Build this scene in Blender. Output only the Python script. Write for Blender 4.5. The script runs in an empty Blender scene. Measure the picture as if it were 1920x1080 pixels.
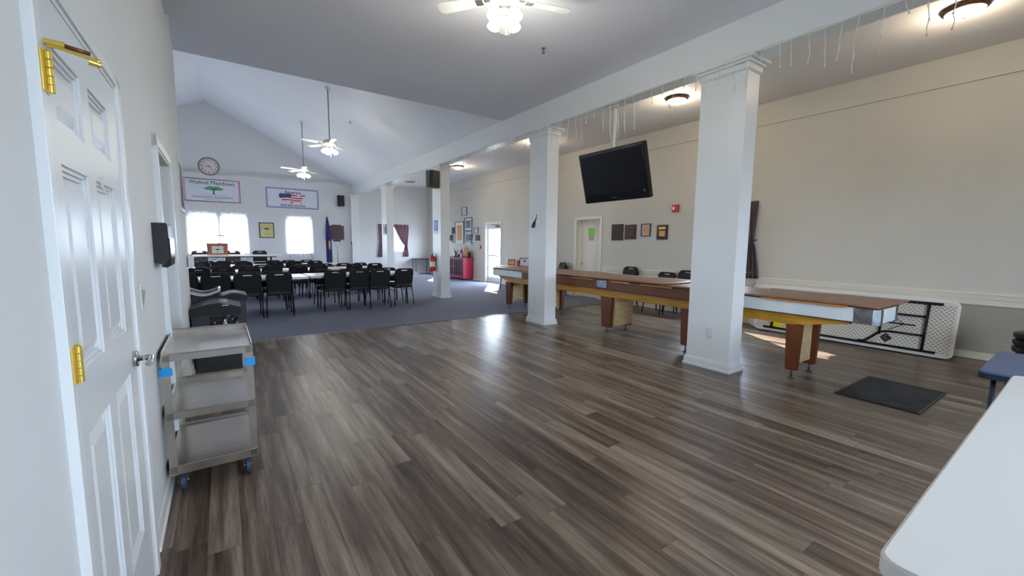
import bpy, bmesh, math, random
from mathutils import Matrix, Vector
from math import sin, cos, pi, radians
random.seed(7)
SC = bpy.context.scene
COL = SC.collection

# ------------------------------------------------------------------ materials
def lin(c):
    r = []
    for v in c:
        v /= 255.0
        r.append(v / 12.92 if v <= .04045 else ((v + .055) / 1.055) ** 2.4)
    return (r[0], r[1], r[2], 1)

def mat(name, rgb, rough=.5, metal=0, noise=0, nscale=8, bump=0, bscale=80, stretch=None, emit=0, alpha=None, spec=None):
    m = bpy.data.materials.new(name); m.use_nodes = True
    nt = m.node_tree; b = nt.nodes['Principled BSDF']
    c = lin(rgb)
    b.inputs['Base Color'].default_value = c
    b.inputs['Roughness'].default_value = rough
    b.inputs['Metallic'].default_value = metal
    if spec is not None: b.inputs['Specular IOR Level'].default_value = spec
    if emit:
        b.inputs['Emission Color'].default_value = c; b.inputs['Emission Strength'].default_value = emit
    tc = mp = None
    if noise or bump:
        tc = nt.nodes.new('ShaderNodeTexCoord'); mp = nt.nodes.new('ShaderNodeMapping')
        nt.links.new(tc.outputs['Object'], mp.inputs['Vector'])
        if stretch: mp.inputs['Scale'].default_value = stretch
    if noise:
        n = nt.nodes.new('ShaderNodeTexNoise'); n.inputs['Scale'].default_value = nscale; n.inputs['Detail'].default_value = 5
        nt.links.new(mp.outputs['Vector'], n.inputs['Vector'])
        r = nt.nodes.new('ShaderNodeValToRGB')
        e = r.color_ramp.elements
        e[0].position = .3; e[1].position = .7
        e[0].color = tuple(v * (1 - noise) for v in c[:3]) + (1,)
        e[1].color = tuple(min(1, v * (1 + noise)) for v in c[:3]) + (1,)
        nt.links.new(n.outputs['Fac'], r.inputs['Fac']); nt.links.new(r.outputs['Color'], b.inputs['Base Color'])
    if bump:
        n2 = nt.nodes.new('ShaderNodeTexNoise'); n2.inputs['Scale'].default_value = bscale; n2.inputs['Detail'].default_value = 3
        nt.links.new(mp.outputs['Vector'], n2.inputs['Vector'])
        bp = nt.nodes.new('ShaderNodeBump'); bp.inputs['Strength'].default_value = bump; bp.inputs['Distance'].default_value = .01
        nt.links.new(n2.outputs['Fac'], bp.inputs['Height']); nt.links.new(bp.outputs['Normal'], b.inputs['Normal'])
    return m

M = {}
def mk(k, *a, **kw): M[k] = mat(k, *a, **kw)
mk('wall_paint', (220, 221, 220), .65, noise=.02, nscale=1.5, bump=.04, bscale=120)
mk('aisle_paint', (203, 199, 188), .65, noise=.02, nscale=1.5, bump=.04, bscale=120)
mk('dado_paint', (168, 163, 148), .6, noise=.02, nscale=1.5)
mk('ceiling_paint', (230, 230, 236), .8, noise=.02, nscale=1.2)
mk('vault_paint', (238, 239, 244), .8, noise=.02, nscale=1.2)
mk('aisle_ceiling_paint', (222, 221, 220), .6, noise=.02, nscale=1.2)
mk('trim_white', (226, 228, 227), .35)
mk('rail_cream', (226, 219, 203), .35)
mk('door_white', (220, 222, 222), .32, bump=.06, bscale=60, stretch=(6, 6, .5))
mk('door_cream', (226, 221, 205), .45)
mk('brass', (226, 196, 92), .3, .7)
mk('brass_dark', (120, 78, 50), .4, .6)
mk('chrome', (205, 205, 208), .15, 1)
mk('steel', (192, 185, 176), .26, 1, noise=.1, nscale=6, stretch=(1, 8, 1))
mk('steel_plate', (160, 166, 172), .25, 1, noise=.35, nscale=14)
mk('blue_tag', (25, 150, 220), .4)
mk('tyre', (58, 72, 92), .5)
mk('black_plastic', (20, 20, 23), .4)
mk('bin_black', (15, 15, 19), .45, noise=.1, nscale=20, bump=.15, bscale=60)
mk('bin_lid', (17, 17, 21), .5, spec=.3)
mk('bin_rim', (190, 192, 196), .35)
mk('bag', (12, 14, 22), .12, bump=.9, bscale=16)
mk('chair_fabric', (17, 17, 21), .75, noise=.15, nscale=60)
mk('chair_fabric_front', (44, 46, 52), .8, noise=.12, nscale=80)
mk('chair_metal', (14, 14, 17), .35, .3)
mk('maroon_fabric', (86, 62, 70), .8, noise=.1, nscale=60)
mk('table_white', (226, 226, 222), .38, bump=.05, bscale=150)
mk('table_edge', (196, 196, 192), .5)
mk('blue_vinyl', (74, 96, 130), .4, noise=.05, nscale=5)
mk('navy', (30, 38, 58), .4)
mk('cover_board', (134, 98, 76), .4, noise=.12, nscale=9, stretch=(3, 1, 1))
mk('edge_wood', (196, 128, 62), .5, noise=.2, nscale=10, stretch=(1, .3, 1))
mk('dark_laminate', (110, 66, 44), .6, noise=.15, nscale=8, stretch=(4, .5, 4))
mk('leg_brown', (104, 52, 22), .45, noise=.12, nscale=8, stretch=(6, 6, .6))
mk('yellow_wood', (178, 130, 28), .5, noise=.25, nscale=6, stretch=(4, .5, 4))
mk('ply', (212, 186, 138), .55, noise=.15, nscale=7, stretch=(1, 1, 3))
mk('pale_panel', (214, 222, 222), .4, noise=.04, nscale=6)
mk('lectern_wood', (166, 96, 68), .4, noise=.15, nscale=9, stretch=(1, 1, 5))
mk('mat_black', (44, 45, 48), .9, noise=.6, nscale=5, bump=.5, bscale=220)
mk('tv_black', (9, 9, 12), .18)
mk('tv_screen', (13, 12, 18), .45, spec=.15)
mk('speaker_black', (24, 24, 27), .5, bump=.2, bscale=200)
mk('speaker_grey', (92, 92, 94), .5)
mk('red_ext', (196, 22, 26), .3)
mk('label_white', (228, 224, 208), .5)
mk('alarm_red', (196, 30, 34), .4)
mk('clear_lens', (235, 232, 226), .2)
mk('sign_blue', (62, 128, 205), .5, noise=.15, nscale=30)
mk('sign_pale', (214, 228, 240), .5)
mk('banner_white', (222, 226, 236), .7)
mk('banner_red', (190, 92, 104), .7)
mk('banner_pink', (214, 150, 158), .7)
mk('ink_dark', (52, 50, 62), .7)
mk('ink_black', (22, 22, 26), .7)
mk('ink_grey', (110, 112, 124), .7)
mk('tree_green', (84, 168, 122), .7, noise=.1, nscale=12)
mk('trunk_green', (44, 96, 76), .7)
mk('banner_purple', (104, 92, 148), .7)
mk('clock_rim', (150, 130, 130), .5, noise=.12, nscale=20)
mk('clock_face', (226, 214, 212), .6)
mk('clock_ink', (76, 54, 58), .6)
mk('gold_paper', (214, 206, 140), .45, noise=.05, nscale=4)
mk('gold_ink', (110, 112, 60), .6)
mk('frame_black', (22, 20, 22), .35)
mk('frame_brown', (64, 36, 27), .6, noise=.15, nscale=14)
mk('plaque_dark', (36, 28, 27), .55)
mk('plaque_bronze', (92, 74, 52), .5, .3)
mk('plaque_gold', (176, 140, 72), .3, .7)
mk('flag_blue', (38, 36, 98), .75, noise=.12, nscale=10)
mk('flag_gold', (206, 150, 96), .6, noise=.3, nscale=20)
mk('board_brown', (88, 66, 68), .6)
mk('curtain_mauve', (128, 98, 108), .8, noise=.18, nscale=5, stretch=(9, 9, .3))
mk('curtain_dark', (72, 56, 58), .6, noise=.2, nscale=5, stretch=(9, 9, .3))
mk('grille_white', (206, 206, 204), .4)
mk('grille_dark', (40, 40, 42), .8)
mk('switch_white', (214, 214, 208), .35)
mk('switch_grey', (150, 150, 146), .5)  # plain grey of the rocker, darker than its plate
mk('cabinet_red', (198, 46, 84), .35, noise=.06, nscale=5)
mk('cabinet_plum', (92, 34, 66), .35)
mk('cabinet_dark', (48, 22, 40), .2)
mk('bronze', (86, 58, 46), .3, .7)
mk('fan_white', (226, 228, 222), .4)
mk('nickel', (160, 160, 158), .3, .9)
mk('wire_white', (222, 220, 210), .4)
mk('orange_art', (214, 152, 92), .6, noise=.1, nscale=5)
mk('art_grey', (112, 116, 126), .6, noise=.3, nscale=22)
mk('art_pale', (200, 206, 220), .6, noise=.08, nscale=12)
mk('paper_white', (228, 230, 234), .6)
mk('paper_green', (152, 214, 92), .6, noise=.12, nscale=6)
mk('paper_mauve', (184, 152, 186), .6)
mk('figure_blue', (64, 74, 142), .5)
mk('figure_red', (196, 70, 84), .5)
mk('figure_bronze', (64, 56, 54), .35, .4)
mk('figure_tan', (188, 152, 116), .5, noise=.2, nscale=14)
mk('stool_black', (20, 20, 21), .45)
mk('yellow_sticker', (226, 212, 40), .5)
mk('label_black', (34, 32, 34), .4)
mk('metal_grey', (108, 106, 106), .35, .7)
mk('carpet_ground', (150, 150, 146), .9)
mk('stage_grey', (96, 98, 112), .9)
mk('blind_white', (226, 228, 230), .6)

def nodes(m):
    nt = m.node_tree
    return nt, nt.nodes, nt.links
def emis(name, rgb, s):
    m = bpy.data.materials.new(name); m.use_nodes = True; nt, N, L = nodes(m)
    N.clear(); e = N.new('ShaderNodeEmission'); o = N.new('ShaderNodeOutputMaterial')
    e.inputs['Color'].default_value = lin(rgb); e.inputs['Strength'].default_value = s
    L.new(e.outputs[0], o.inputs[0]); return m
M['bulb_cool'] = emis('bulb_glass', (255, 250, 226), 14)
M['dome_warm'] = emis('dome_glass', (255, 226, 176), 6)

def mathn(nt, op, a=None, b=None):
    n = nt.nodes.new('ShaderNodeMath'); n.operation = op
    for i, v in enumerate((a, b)):
        if v is None: continue
        if isinstance(v, (int, float)): n.inputs[i].default_value = v
        else: nt.links.new(v, n.inputs[i])
    return n.outputs[0]

def plank_floor():
    m = bpy.data.materials.new('plank_floor'); m.use_nodes = True; nt, N, L = nodes(m); b = N['Principled BSDF']
    tc = N.new('ShaderNodeTexCoord'); sp = N.new('ShaderNodeSeparateXYZ'); L.new(tc.outputs['Object'], sp.inputs[0])
    W, LEN = .137, 1.22
    row = mathn(nt, 'FLOOR', mathn(nt, 'DIVIDE', sp.outputs['X'], W))
    wn = N.new('ShaderNodeTexWhiteNoise'); wn.noise_dimensions = '1D'; L.new(row, wn.inputs['W'])
    v = mathn(nt, 'ADD', mathn(nt, 'DIVIDE', sp.outputs['Y'], LEN), wn.outputs['Value'])
    colr = mathn(nt, 'FLOOR', v)
    cmb = N.new('ShaderNodeCombineXYZ'); L.new(row, cmb.inputs[0]); L.new(colr, cmb.inputs[1])
    wn2 = N.new('ShaderNodeTexWhiteNoise'); wn2.noise_dimensions = '2D'; L.new(cmb.outputs[0], wn2.inputs['Vector'])
    # grain, shifted plank by plank
    sh = N.new('ShaderNodeCombineXYZ')
    L.new(mathn(nt, 'MULTIPLY', sp.outputs['X'], 17.0), sh.inputs[0])
    L.new(mathn(nt, 'ADD', mathn(nt, 'MULTIPLY', sp.outputs['Y'], .9), mathn(nt, 'MULTIPLY', wn2.outputs['Value'], 37.0)), sh.inputs[1])
    L.new(mathn(nt, 'MULTIPLY', wn2.outputs['Value'], 19.0), sh.inputs[2])
    g = N.new('ShaderNodeTexNoise'); g.inputs['Scale'].default_value = 1.0; g.inputs['Detail'].default_value = 4; g.inputs['Roughness'].default_value = .55
    L.new(sh.outputs[0], g.inputs['Vector'])
    g2 = N.new('ShaderNodeTexNoise'); g2.inputs['Scale'].default_value = 6.0; g2.inputs['Detail'].default_value = 6; g2.inputs['Roughness'].default_value = .7
    L.new(sh.outputs[0], g2.inputs['Vector'])
    t = mathn(nt, 'ADD', mathn(nt, 'MULTIPLY', wn2.outputs['Value'], .20), mathn(nt, 'ADD', mathn(nt, 'MULTIPLY', g.outputs['Fac'], .85), mathn(nt, 'MULTIPLY', g2.outputs['Fac'], .35)))
    r = N.new('ShaderNodeValToRGB'); L.new(mathn(nt, 'MULTIPLY', t, .715), r.inputs['Fac'])
    e = r.color_ramp.elements
    e[0].position = .34; e[0].color = lin((54, 41, 33)); e[1].position = .66; e[1].color = lin((158, 142, 126))
    x = e.new(.5); x.color = lin((104, 88, 76))
    fu = mathn(nt, 'FRACT', mathn(nt, 'DIVIDE', sp.outputs['X'], W)); fv = mathn(nt, 'FRACT', v)
    eu = mathn(nt, 'MINIMUM', fu, mathn(nt, 'SUBTRACT', 1.0, fu)); ev = mathn(nt, 'MINIMUM', fv, mathn(nt, 'SUBTRACT', 1.0, fv))
    gap = mathn(nt, 'MAXIMUM', mathn(nt, 'LESS_THAN', eu, .009), mathn(nt, 'LESS_THAN', ev, .0013))
    mx = N.new('ShaderNodeMix'); mx.data_type = 'RGBA'
    L.new(mathn(nt, 'MULTIPLY', gap, .55), mx.inputs['Factor']); L.new(r.outputs['Color'], mx.inputs['A']); mx.inputs['B'].default_value = lin((38, 32, 30))
    L.new(mx.outputs['Result'], b.inputs['Base Color'])
    b.inputs['Roughness'].default_value = .31
    bp = N.new('ShaderNodeBump'); bp.inputs['Strength'].default_value = .12; bp.inputs['Distance'].default_value = .004
    L.new(mathn(nt, 'SUBTRACT', g2.outputs['Fac'], gap), bp.inputs['Height']); L.new(bp.outputs['Normal'], b.inputs['Normal'])
    return m
M['plank_floor'] = plank_floor()
mk('carpet', (122, 125, 142), .95, noise=.16, nscale=90, bump=.6, bscale=400)

def glass(name='pane_glass'):
    m = bpy.data.materials.new(name); m.use_nodes = True; nt, N, L = nodes(m); N.clear()
    o = N.new('ShaderNodeOutputMaterial'); mx = N.new('ShaderNodeMixShader'); t = N.new('ShaderNodeBsdfTransparent'); g = N.new('ShaderNodeBsdfGlossy')
    f = N.new('ShaderNodeLayerWeight'); f.inputs['Blend'].default_value = .5; g.inputs['Roughness'].default_value = .02
    pw = mathn(nt, 'ADD', mathn(nt, 'MULTIPLY', mathn(nt, 'POWER', f.outputs['Facing'], 5.0), .9), .03)
    L.new(pw, mx.inputs[0]); L.new(t.outputs[0], mx.inputs[1]); L.new(g.outputs[0], mx.inputs[2]); L.new(mx.outputs[0], o.inputs[0])
    return m
M['glass'] = glass()
def sheer():
    m = bpy.data.materials.new('sheer_fabric'); m.use_nodes = True; nt, N, L = nodes(m); N.clear()
    o = N.new('ShaderNodeOutputMaterial'); mx = N.new('ShaderNodeMixShader'); t = N.new('ShaderNodeBsdfTransparent'); tr = N.new('ShaderNodeBsdfTranslucent')
    d = N.new('ShaderNodeBsdfDiffuse'); m2 = N.new('ShaderNodeMixShader')
    tr.inputs['Color'].default_value = (.9, .93, .97, 1); d.inputs['Color'].default_value = (.85, .87, .92, 1)
    m2.inputs[0].default_value = .55; L.new(d.outputs[0], m2.inputs[1]); L.new(tr.outputs[0], m2.inputs[2])
    mx.inputs[0].default_value = .5; L.new(t.outputs[0], mx.inputs[1]); L.new(m2.outputs[0], mx.inputs[2]); L.new(mx.outputs[0], o.inputs[0])
    return m
M['sheer'] = sheer()
def acrylic():
    m = glass('acrylic'); return m
M['acrylic'] = acrylic()

def dimples():
    m = bpy.data.materials.new('table_underside'); m.use_nodes = True; nt, N, L = nodes(m); b = N['Principled BSDF']
    tc = N.new('ShaderNodeTexCoord'); sp = N.new('ShaderNodeSeparateXYZ'); L.new(tc.outputs['Object'], sp.inputs[0])
    vv = mathn(nt, 'DIVIDE', sp.outputs['Z'], .026); row = mathn(nt, 'FLOOR', vv)
    uu = mathn(nt, 'ADD', mathn(nt, 'DIVIDE', sp.outputs['X'], .05), mathn(nt, 'MULTIPLY', row, .5))
    fu = mathn(nt, 'ABSOLUTE', mathn(nt, 'SUBTRACT', mathn(nt, 'FRACT', uu), .5)); fv = mathn(nt, 'ABSOLUTE', mathn(nt, 'SUBTRACT', mathn(nt, 'FRACT', vv), .5))
    k = mathn(nt, 'MULTIPLY', mathn(nt, 'LESS_THAN', fu, .27), mathn(nt, 'LESS_THAN', fv, .17))
    # plain border all round
    bx = mathn(nt, 'LESS_THAN', mathn(nt, 'ABSOLUTE', sp.outputs['X']), 1.18)
    bz = mathn(nt, 'LESS_THAN', mathn(nt, 'ABSOLUTE', mathn(nt, 'SUBTRACT', sp.outputs['Z'], .383)), .325)
    k = mathn(nt, 'MULTIPLY', k, mathn(nt, 'MULTIPLY', bx, bz))
    mx = N.new('ShaderNodeMix'); mx.data_type = 'RGBA'; L.new(k, mx.inputs['Factor'])
    mx.inputs['A'].default_value = lin((214, 210, 198)); mx.inputs['B'].default_value = lin((92, 90, 88))
    L.new(mx.outputs['Result'], b.inputs['Base Color']); b.inputs['Roughness'].default_value = .45
    return m
M['underside'] = dimples()

def us_flag():
    m = bpy.data.materials.new('flag_map_print'); m.use_nodes = True; nt, N, L = nodes(m); b = N['Principled BSDF']
    tc = N.new('ShaderNodeTexCoord'); sp = N.new('ShaderNodeSeparateXYZ'); L.new(tc.outputs['Object'], sp.inputs[0])
    X, Z = sp.outputs['X'], sp.outputs['Z']
    wav = mathn(nt, 'MULTIPLY', mathn(nt, 'SINE', mathn(nt, 'MULTIPLY', X, 9.0)), .014)
    st = mathn(nt, 'LESS_THAN', mathn(nt, 'FRACT', mathn(nt, 'DIVIDE', mathn(nt, 'ADD', Z, wav), .095)), .5)
    mx = N.new('ShaderNodeMix'); mx.data_type = 'RGBA'; L.new(st, mx.inputs['Factor'])
    mx.inputs['A'].default_value = lin((232, 226, 232)); mx.inputs['B'].default_value = lin((206, 44, 60))
    vo = N.new('ShaderNodeTexVoronoi'); vo.inputs['Scale'].default_value = 18; L.new(tc.outputs['Object'], vo.inputs['Vector'])
    star = mathn(nt, 'LESS_THAN', vo.outputs['Distance'], .22)
    mb = N.new('ShaderNodeMix'); mb.data_type = 'RGBA'; L.new(star, mb.inputs['Factor'])
    mb.inputs['A'].default_value = lin((58, 56, 118)); mb.inputs['B'].default_value = lin((168, 168, 204))
    ca = mathn(nt, 'MULTIPLY', mathn(nt, 'LESS_THAN', X, -.06), mathn(nt, 'GREATER_THAN', Z, .02))
    m3 = N.new('ShaderNodeMix'); m3.data_type = 'RGBA'; L.new(ca, m3.inputs['Factor']); L.new(mx.outputs['Result'], m3.inputs['A']); L.new(mb.outputs['Result'], m3.inputs['B'])
    L.new(m3.outputs['Result'], b.inputs['Base Color']); b.inputs['Roughness'].default_value = .7
    return m
M['flag_map'] = us_flag()

# ------------------------------------------------------------------ mesh builder
class MB:
    def __init__(s): s.bm = bmesh.new()
    def _mark(s, before, smooth):
        if smooth:
            for f in s.bm.faces:
                if f not in before: f.smooth = True
    def box(s, x0, x1, y0, y1, z0, z1, bev=0, seg=2):
        if x0 > x1: x0, x1 = x1, x0
        if y0 > y1: y0, y1 = y1, y0
        if z0 > z1: z0, z1 = z1, z0
        return s.obox(((x0+x1)/2, (y0+y1)/2, (z0+z1)/2), (x1-x0, y1-y0, z1-z0), None, bev, seg)
    def obox(s, c, size, rot=None, bev=0, seg=2):
        mtx = Matrix.Translation(c)
        if rot is not None: mtx = mtx @ (rot.to_4x4() if hasattr(rot, 'to_4x4') else rot)
        mtx = mtx @ Matrix.Diagonal((size[0], size[1], size[2], 1))
        r = bmesh.ops.create_cube(s.bm, size=1, matrix=mtx)
        if bev:
            es = list({e for v in r['verts'] for e in v.link_edges})
            bmesh.ops.bevel(s.bm, geom=es, offset=bev, segments=seg, profile=.5, affect='EDGES')
        return s
    def cyl(s, p0, p1, r0, r1=None, n=12, caps=True, smooth=True):
        r1 = r0 if r1 is None else r1
        p0, p1 = Vector(p0), Vector(p1); d = p1 - p0
        q = d.to_track_quat('Z', 'Y').to_matrix()
        a = []; b = []
        for i in range(n):
            t = 2*pi*i/n; u = q @ Vector((cos(t), sin(t), 0))
            a.append(s.bm.verts.new(p0 + u*r0)); b.append(s.bm.verts.new(p1 + u*r1))
        for i in range(n):
            f = s.bm.faces.new((a[i], a[(i+1) % n], b[(i+1) % n], b[i])); f.smooth = smooth
        if caps:
            s.bm.faces.new(a[::-1]); s.bm.faces.new(b)
        return s
    def tube(s, pts, r, n=8, closed=False):
        pts = [Vector(p) for p in pts]; rings = []; up = None
        N = len(pts)
        for i, p in enumerate(pts):
            if closed: d = (pts[(i+1) % N] - pts[i-1])
            else: d = pts[min(i+1, N-1)] - pts[max(i-1, 0)]
            d.normalize()
            if up is None:
                up = Vector((0, 0, 1)) if abs(d.z) < .9 else Vector((1, 0, 0))
            x = d.cross(up)
            if x.length < 1e-5: x = d.cross(Vector((0, 1, .3)))
            x.normalize(); up = x.cross(d).normalized()
            rings.append([s.bm.verts.new(p + r*(cos(2*pi*k/n)*x + sin(2*pi*k/n)*up)) for k in range(n)])
        for i in range(N if closed else N-1):
            a, b = rings[i], rings[(i+1) % N]
            for k in range(n):
                f = s.bm.faces.new((a[k], b[k], b[(k+1) % n], a[(k+1) % n])); f.smooth = True
        if not closed:
            s.bm.faces.new(rings[0]); s.bm.faces.new(rings[-1][::-1])
        return s
    def prism(s, poly, axis, a0, a1):
        def P(u, v, w): return {'x': (w, u, v), 'y': (u, w, v), 'z': (u, v, w)}[axis]
        A = [s.bm.verts.new(P(u, v, a0)) for u, v in poly]; B = [s.bm.verts.new(P(u, v, a1)) for u, v in poly]
        n = len(poly); fs = [s.bm.faces.new(A), s.bm.faces.new(B[::-1])]
        for i in range(n): fs.append(s.bm.faces.new((A[i], B[i], B[(i+1) % n], A[(i+1) % n])))
        bmesh.ops.recalc_face_normals(s.bm, faces=fs)
        return s
    def holed(s, outer, hole, axis, a0, a1):
        def P(u, v, w): return {'x': (w, u, v), 'y': (u, w, v), 'z': (u, v, w)}[axis]
        def side(w):
            lo = [s.bm.verts.new(P(u, v, w)) for u, v in outer]; li = [s.bm.verts.new(P(u, v, w)) for u, v in hole]
            es = [s.bm.edges.new((l[i], l[(i+1) % len(l)])) for l in (lo, li) for i in range(len(l))]
            bmesh.ops.triangle_fill(s.bm, use_beauty=True, use_dissolve=False, edges=es)
            return lo, li
        o0, i0 = side(a0); o1, i1 = side(a1)
        for A, B in ((o0, o1), (i0, i1)):
            n = len(A)
            for i in range(n): s.bm.faces.new((A[i], B[i], B[(i+1) % n], A[(i+1) % n]))
        bmesh.ops.recalc_face_normals(s.bm, faces=s.bm.faces[:])
        return s
    def lathe(s, prof, c=(0, 0, 0), n=24, axis='z', cap=True):
        c = Vector(c); rings = []
        for r, h in prof:
            ring = []
            for i in range(n):
                t = 2*pi*i/n; a, b = r*cos(t), r*sin(t)
                v = {'z': (a, b, h), 'x': (h, a, b), 'y': (a, h, b)}[axis]
                ring.append(s.bm.verts.new(c + Vector(v)))
            rings.append(ring)
        fs = []
        for A, B in zip(rings, rings[1:]):
            for i in range(n):
                f = s.bm.faces.new((A[i], A[(i+1) % n], B[(i+1) % n], B[i])); f.smooth = True; fs.append(f)
        if cap:
            fs.append(s.bm.faces.new(rings[0][::-1])); fs.append(s.bm.faces.new(rings[-1]))
        bmesh.ops.recalc_face_normals(s.bm, faces=fs)
        return s
    def ball(s, c, r, sc=(1, 1, 1), n=14):
        r_ = bmesh.ops.create_uvsphere(s.bm, u_segments=n, v_segments=max(6, n//2+2), radius=r, matrix=Matrix.Translation(c) @ Matrix.Diagonal((*sc, 1)))
        for v in r_['verts']:
            for f in v.link_faces: f.smooth = True
        return s
    def face(s, pts, smooth=False):
        f = s.bm.faces.new([s.bm.verts.new(p) for p in pts]); f.smooth = smooth; return s
    def grid(s, fn, nu, nv, thick=0):
        V = [[s.bm.verts.new(fn(i/nu, j/nv)) for j in range(nv+1)] for i in range(nu+1)]
        for i in range(nu):
            for j in range(nv):
                f = s.bm.faces.new((V[i][j], V[i+1][j], V[i+1][j+1], V[i][j+1])); f.smooth = True
        return s
    def text(s, body, size, mtx, ext=.0015):
        cu = bpy.data.curves.new('t', 'FONT'); cu.body = body; cu.size = size; cu.align_x = 'CENTER'; cu.align_y = 'CENTER'; cu.extrude = ext
        ob = bpy.data.objects.new('t', cu); COL.objects.link(ob); bpy.context.view_layer.update()
        me = bpy.data.meshes.new_from_object(ob.evaluated_get(bpy.context.evaluated_depsgraph_get()))
        me.transform(mtx); s.bm.from_mesh(me)
        bpy.data.objects.remove(ob); bpy.data.curves.remove(cu); bpy.data.meshes.remove(me)
        return s

def rrect(x0, x1, z0, z1, r, n=6, corners=(1, 1, 1, 1)):
    """rounded rectangle, counter-clockwise from bottom-left"""
    out = []
    for k, (cx, cz, a) in enumerate(((x0, z0, pi), (x1, z0, 1.5*pi), (x1, z1, 0), (x0, z1, .5*pi))):
        if not corners[k]: out.append((cx, cz)); continue
        ox = cx + r if cx == x0 else cx - r; oz = cz + r if cz == z0 else cz - r
        for i in range(n+1):
            t = a + .5*pi*i/n; out.append((ox + r*cos(t), oz + r*sin(t)))
    return out

def tag(o, label=None, cat=None, group=None, kind=None):
    if label: o['label'] = label
    if cat: o['category'] = cat
    if group: o['group'] = group
    if kind: o['kind'] = kind
    return o
def thing(name, label, cat, loc=(0, 0, 0), rz=0, group=None, kind=None):
    o = bpy.data.objects.new(name, None); COL.objects.link(o); o.location = loc; o.rotation_euler = (0, 0, rz); o.empty_display_size = .1
    return tag(o, label, cat, group, kind)
def part(name, mb, m, parent=None, label=None, loc=None, rot=None):
    for e in mb.bm.edges:
        if len(e.link_faces) == 2 and e.calc_face_angle(0) > .75: e.smooth = False
    me = bpy.data.meshes.new(name); mb.bm.to_mesh(me); mb.bm.free()
    o = bpy.data.objects.new(name, me); COL.objects.link(o)
    me.materials.append(M[m] if isinstance(m, str) else m)
    if parent: o.parent = parent
    if label: o['label'] = label
    if loc: o.location = loc
    if rot: o.rotation_euler = rot
    return o
def single(name, label, cat, mb, m, loc=(0, 0, 0), rz=0, group=None):
    o = part(name, mb, m, None, None, loc, (0, 0, rz)); return tag(o, label, cat, group)
def struct(name, mb, m, parent=None):
    o = part(name, mb, m, parent)
    if not parent: o['kind'] = 'structure'
    return o
def copy_tree(o, parent=None):
    c = o.copy(); COL.objects.link(c); c.parent = parent
    for ch in list(o.children): copy_tree(ch, c)
    return c
def dup(o, label, loc, rz, group=None):
    c = copy_tree(o); c.location = loc; c.rotation_euler = (0, 0, rz); c['label'] = label
    if group: c['group'] = group
    return c

# ------------------------------------------------------------------ camera
EYE = 1.45
yaw, pit, rol, FPX = radians(34.901), radians(6.1186), radians(.6247), 772.52
f = Vector((sin(yaw)*cos(pit), cos(yaw)*cos(pit), -sin(pit)))
r0 = Vector((cos(yaw), -sin(yaw), 0)); u0 = r0.cross(f)
rr = cos(rol)*r0 + sin(rol)*u0; uu = -sin(rol)*r0 + cos(rol)*u0
cd = bpy.data.cameras.new('camera'); cam = bpy.data.objects.new('camera', cd); COL.objects.link(cam)
cd.sensor_width = 36; cd.lens = 36*FPX/1920; cd.clip_start = .02; cd.clip_end = 200
cam.matrix_world = Matrix(((rr.x, uu.x, -f.x, 0), (rr.y, uu.y, -f.y, 0), (rr.z, uu.z, -f.z, EYE), (0, 0, 0, 1)))
SC.camera = cam

# ------------------------------------------------------------------ the room
LA = radians(-.3087); LX0 = -.320               # the left wall runs a hair off the room's axis
LRZ = -LA
def LW(s, off=0, z=0): return (LX0 + sin(LA)*s + off*cos(LA), cos(LA)*s - off*sin(LA), z)
XR, YB, YF, XL = 8.09, 18.7, -3.0, -5.23
XC = 4.63                                          # hall face of the beam
ZC, ZA, ZBEAM = 3.85, 3.99, 3.45
RIDGE = (-.30, 6.36)
YV = 7.0

def rects(u0, u1, z0, z1, holes):
    us = sorted({u0, u1, *[h[0] for h in holes], *[h[1] for h in holes]}); out = []
    for a, b in zip(us, us[1:]):
        hs = sorted([h for h in holes if h[0] < (a+b)/2 < h[1]], key=lambda h: h[2]); z = z0
        for h in hs:
            if h[2] > z: out.append((a, b, z, h[2]))
            z = h[3]
        if z < z1: out.append((a, b, z, z1))
    return out

mb = MB(); mb.box(-.6, 8.3, YF-.2, 7.0, -.08, 0); struct('floor', mb, 'plank_floor')
mb = MB()
mb.box(-5.4, 8.3, 7.0, YB+.2, -.08, .004); mb.box(-5.4, -.42, 6.0, 7.0, -.08, .004)
struct('floor_carpet', mb, 'carpet')
mb = MB(); mb.box(-.3, XR, 6.985, 7.012, .0, .0075); struct('trim_1', mb, 'metal_grey')

# left wall (local x = out into the room, y = along the wall)
mb = MB()
for a, b, z0, z1 in rects(-3.2, 6.1, 0, 3.585, [(1.385, 2.345, 0, 2.055), (3.55, 4.36, 0, 2.035)]): mb.box(-.14, 0, a, b, z0, z1)
mb.box(-.24, -.12, -3.2, 6.1, 3.585, 3.9)
w = struct('wall_left', mb, 'wall_paint'); w.location = LW(0); w.rotation_euler = (0, 0, LRZ)
mb = MB()   # recessed passage behind the open doorway
mb.box(-1.3, -.14, 4.36, 4.48, 0, 2.5); mb.box(-1.3, -.14, 3.43, 3.55, 0, 2.5); mb.box(-1.42, -1.3, 3.43, 4.48, 0, 2.5); mb.box(-1.42, -.14, 3.43, 4.48, 2.44, 2.56); mb.box(-1.42, -.0, 3.43, 4.48, -.05, .003)
w = struct('wall_passage', mb, 'wall_paint'); w.location = LW(0); w.rotation_euler = (0, 0, LRZ)
mb = MB()
for a, b in ((3.47, 3.55), (4.36, 4.44)):
    mb.box(-.0, .018, a, b, 0, 2.115); mb.box(.018, .026, a+.01, b-.02, 0, 2.1)
mb.box(0, .018, 3.47, 4.44, 2.035, 2.115); mb.box(.018, .026, 3.48, 4.43, 2.05, 2.105)
w = struct('trim_2', mb, 'trim_white'); w.location = LW(0); w.rotation_euler = (0, 0, LRZ)
mb = MB()
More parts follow.
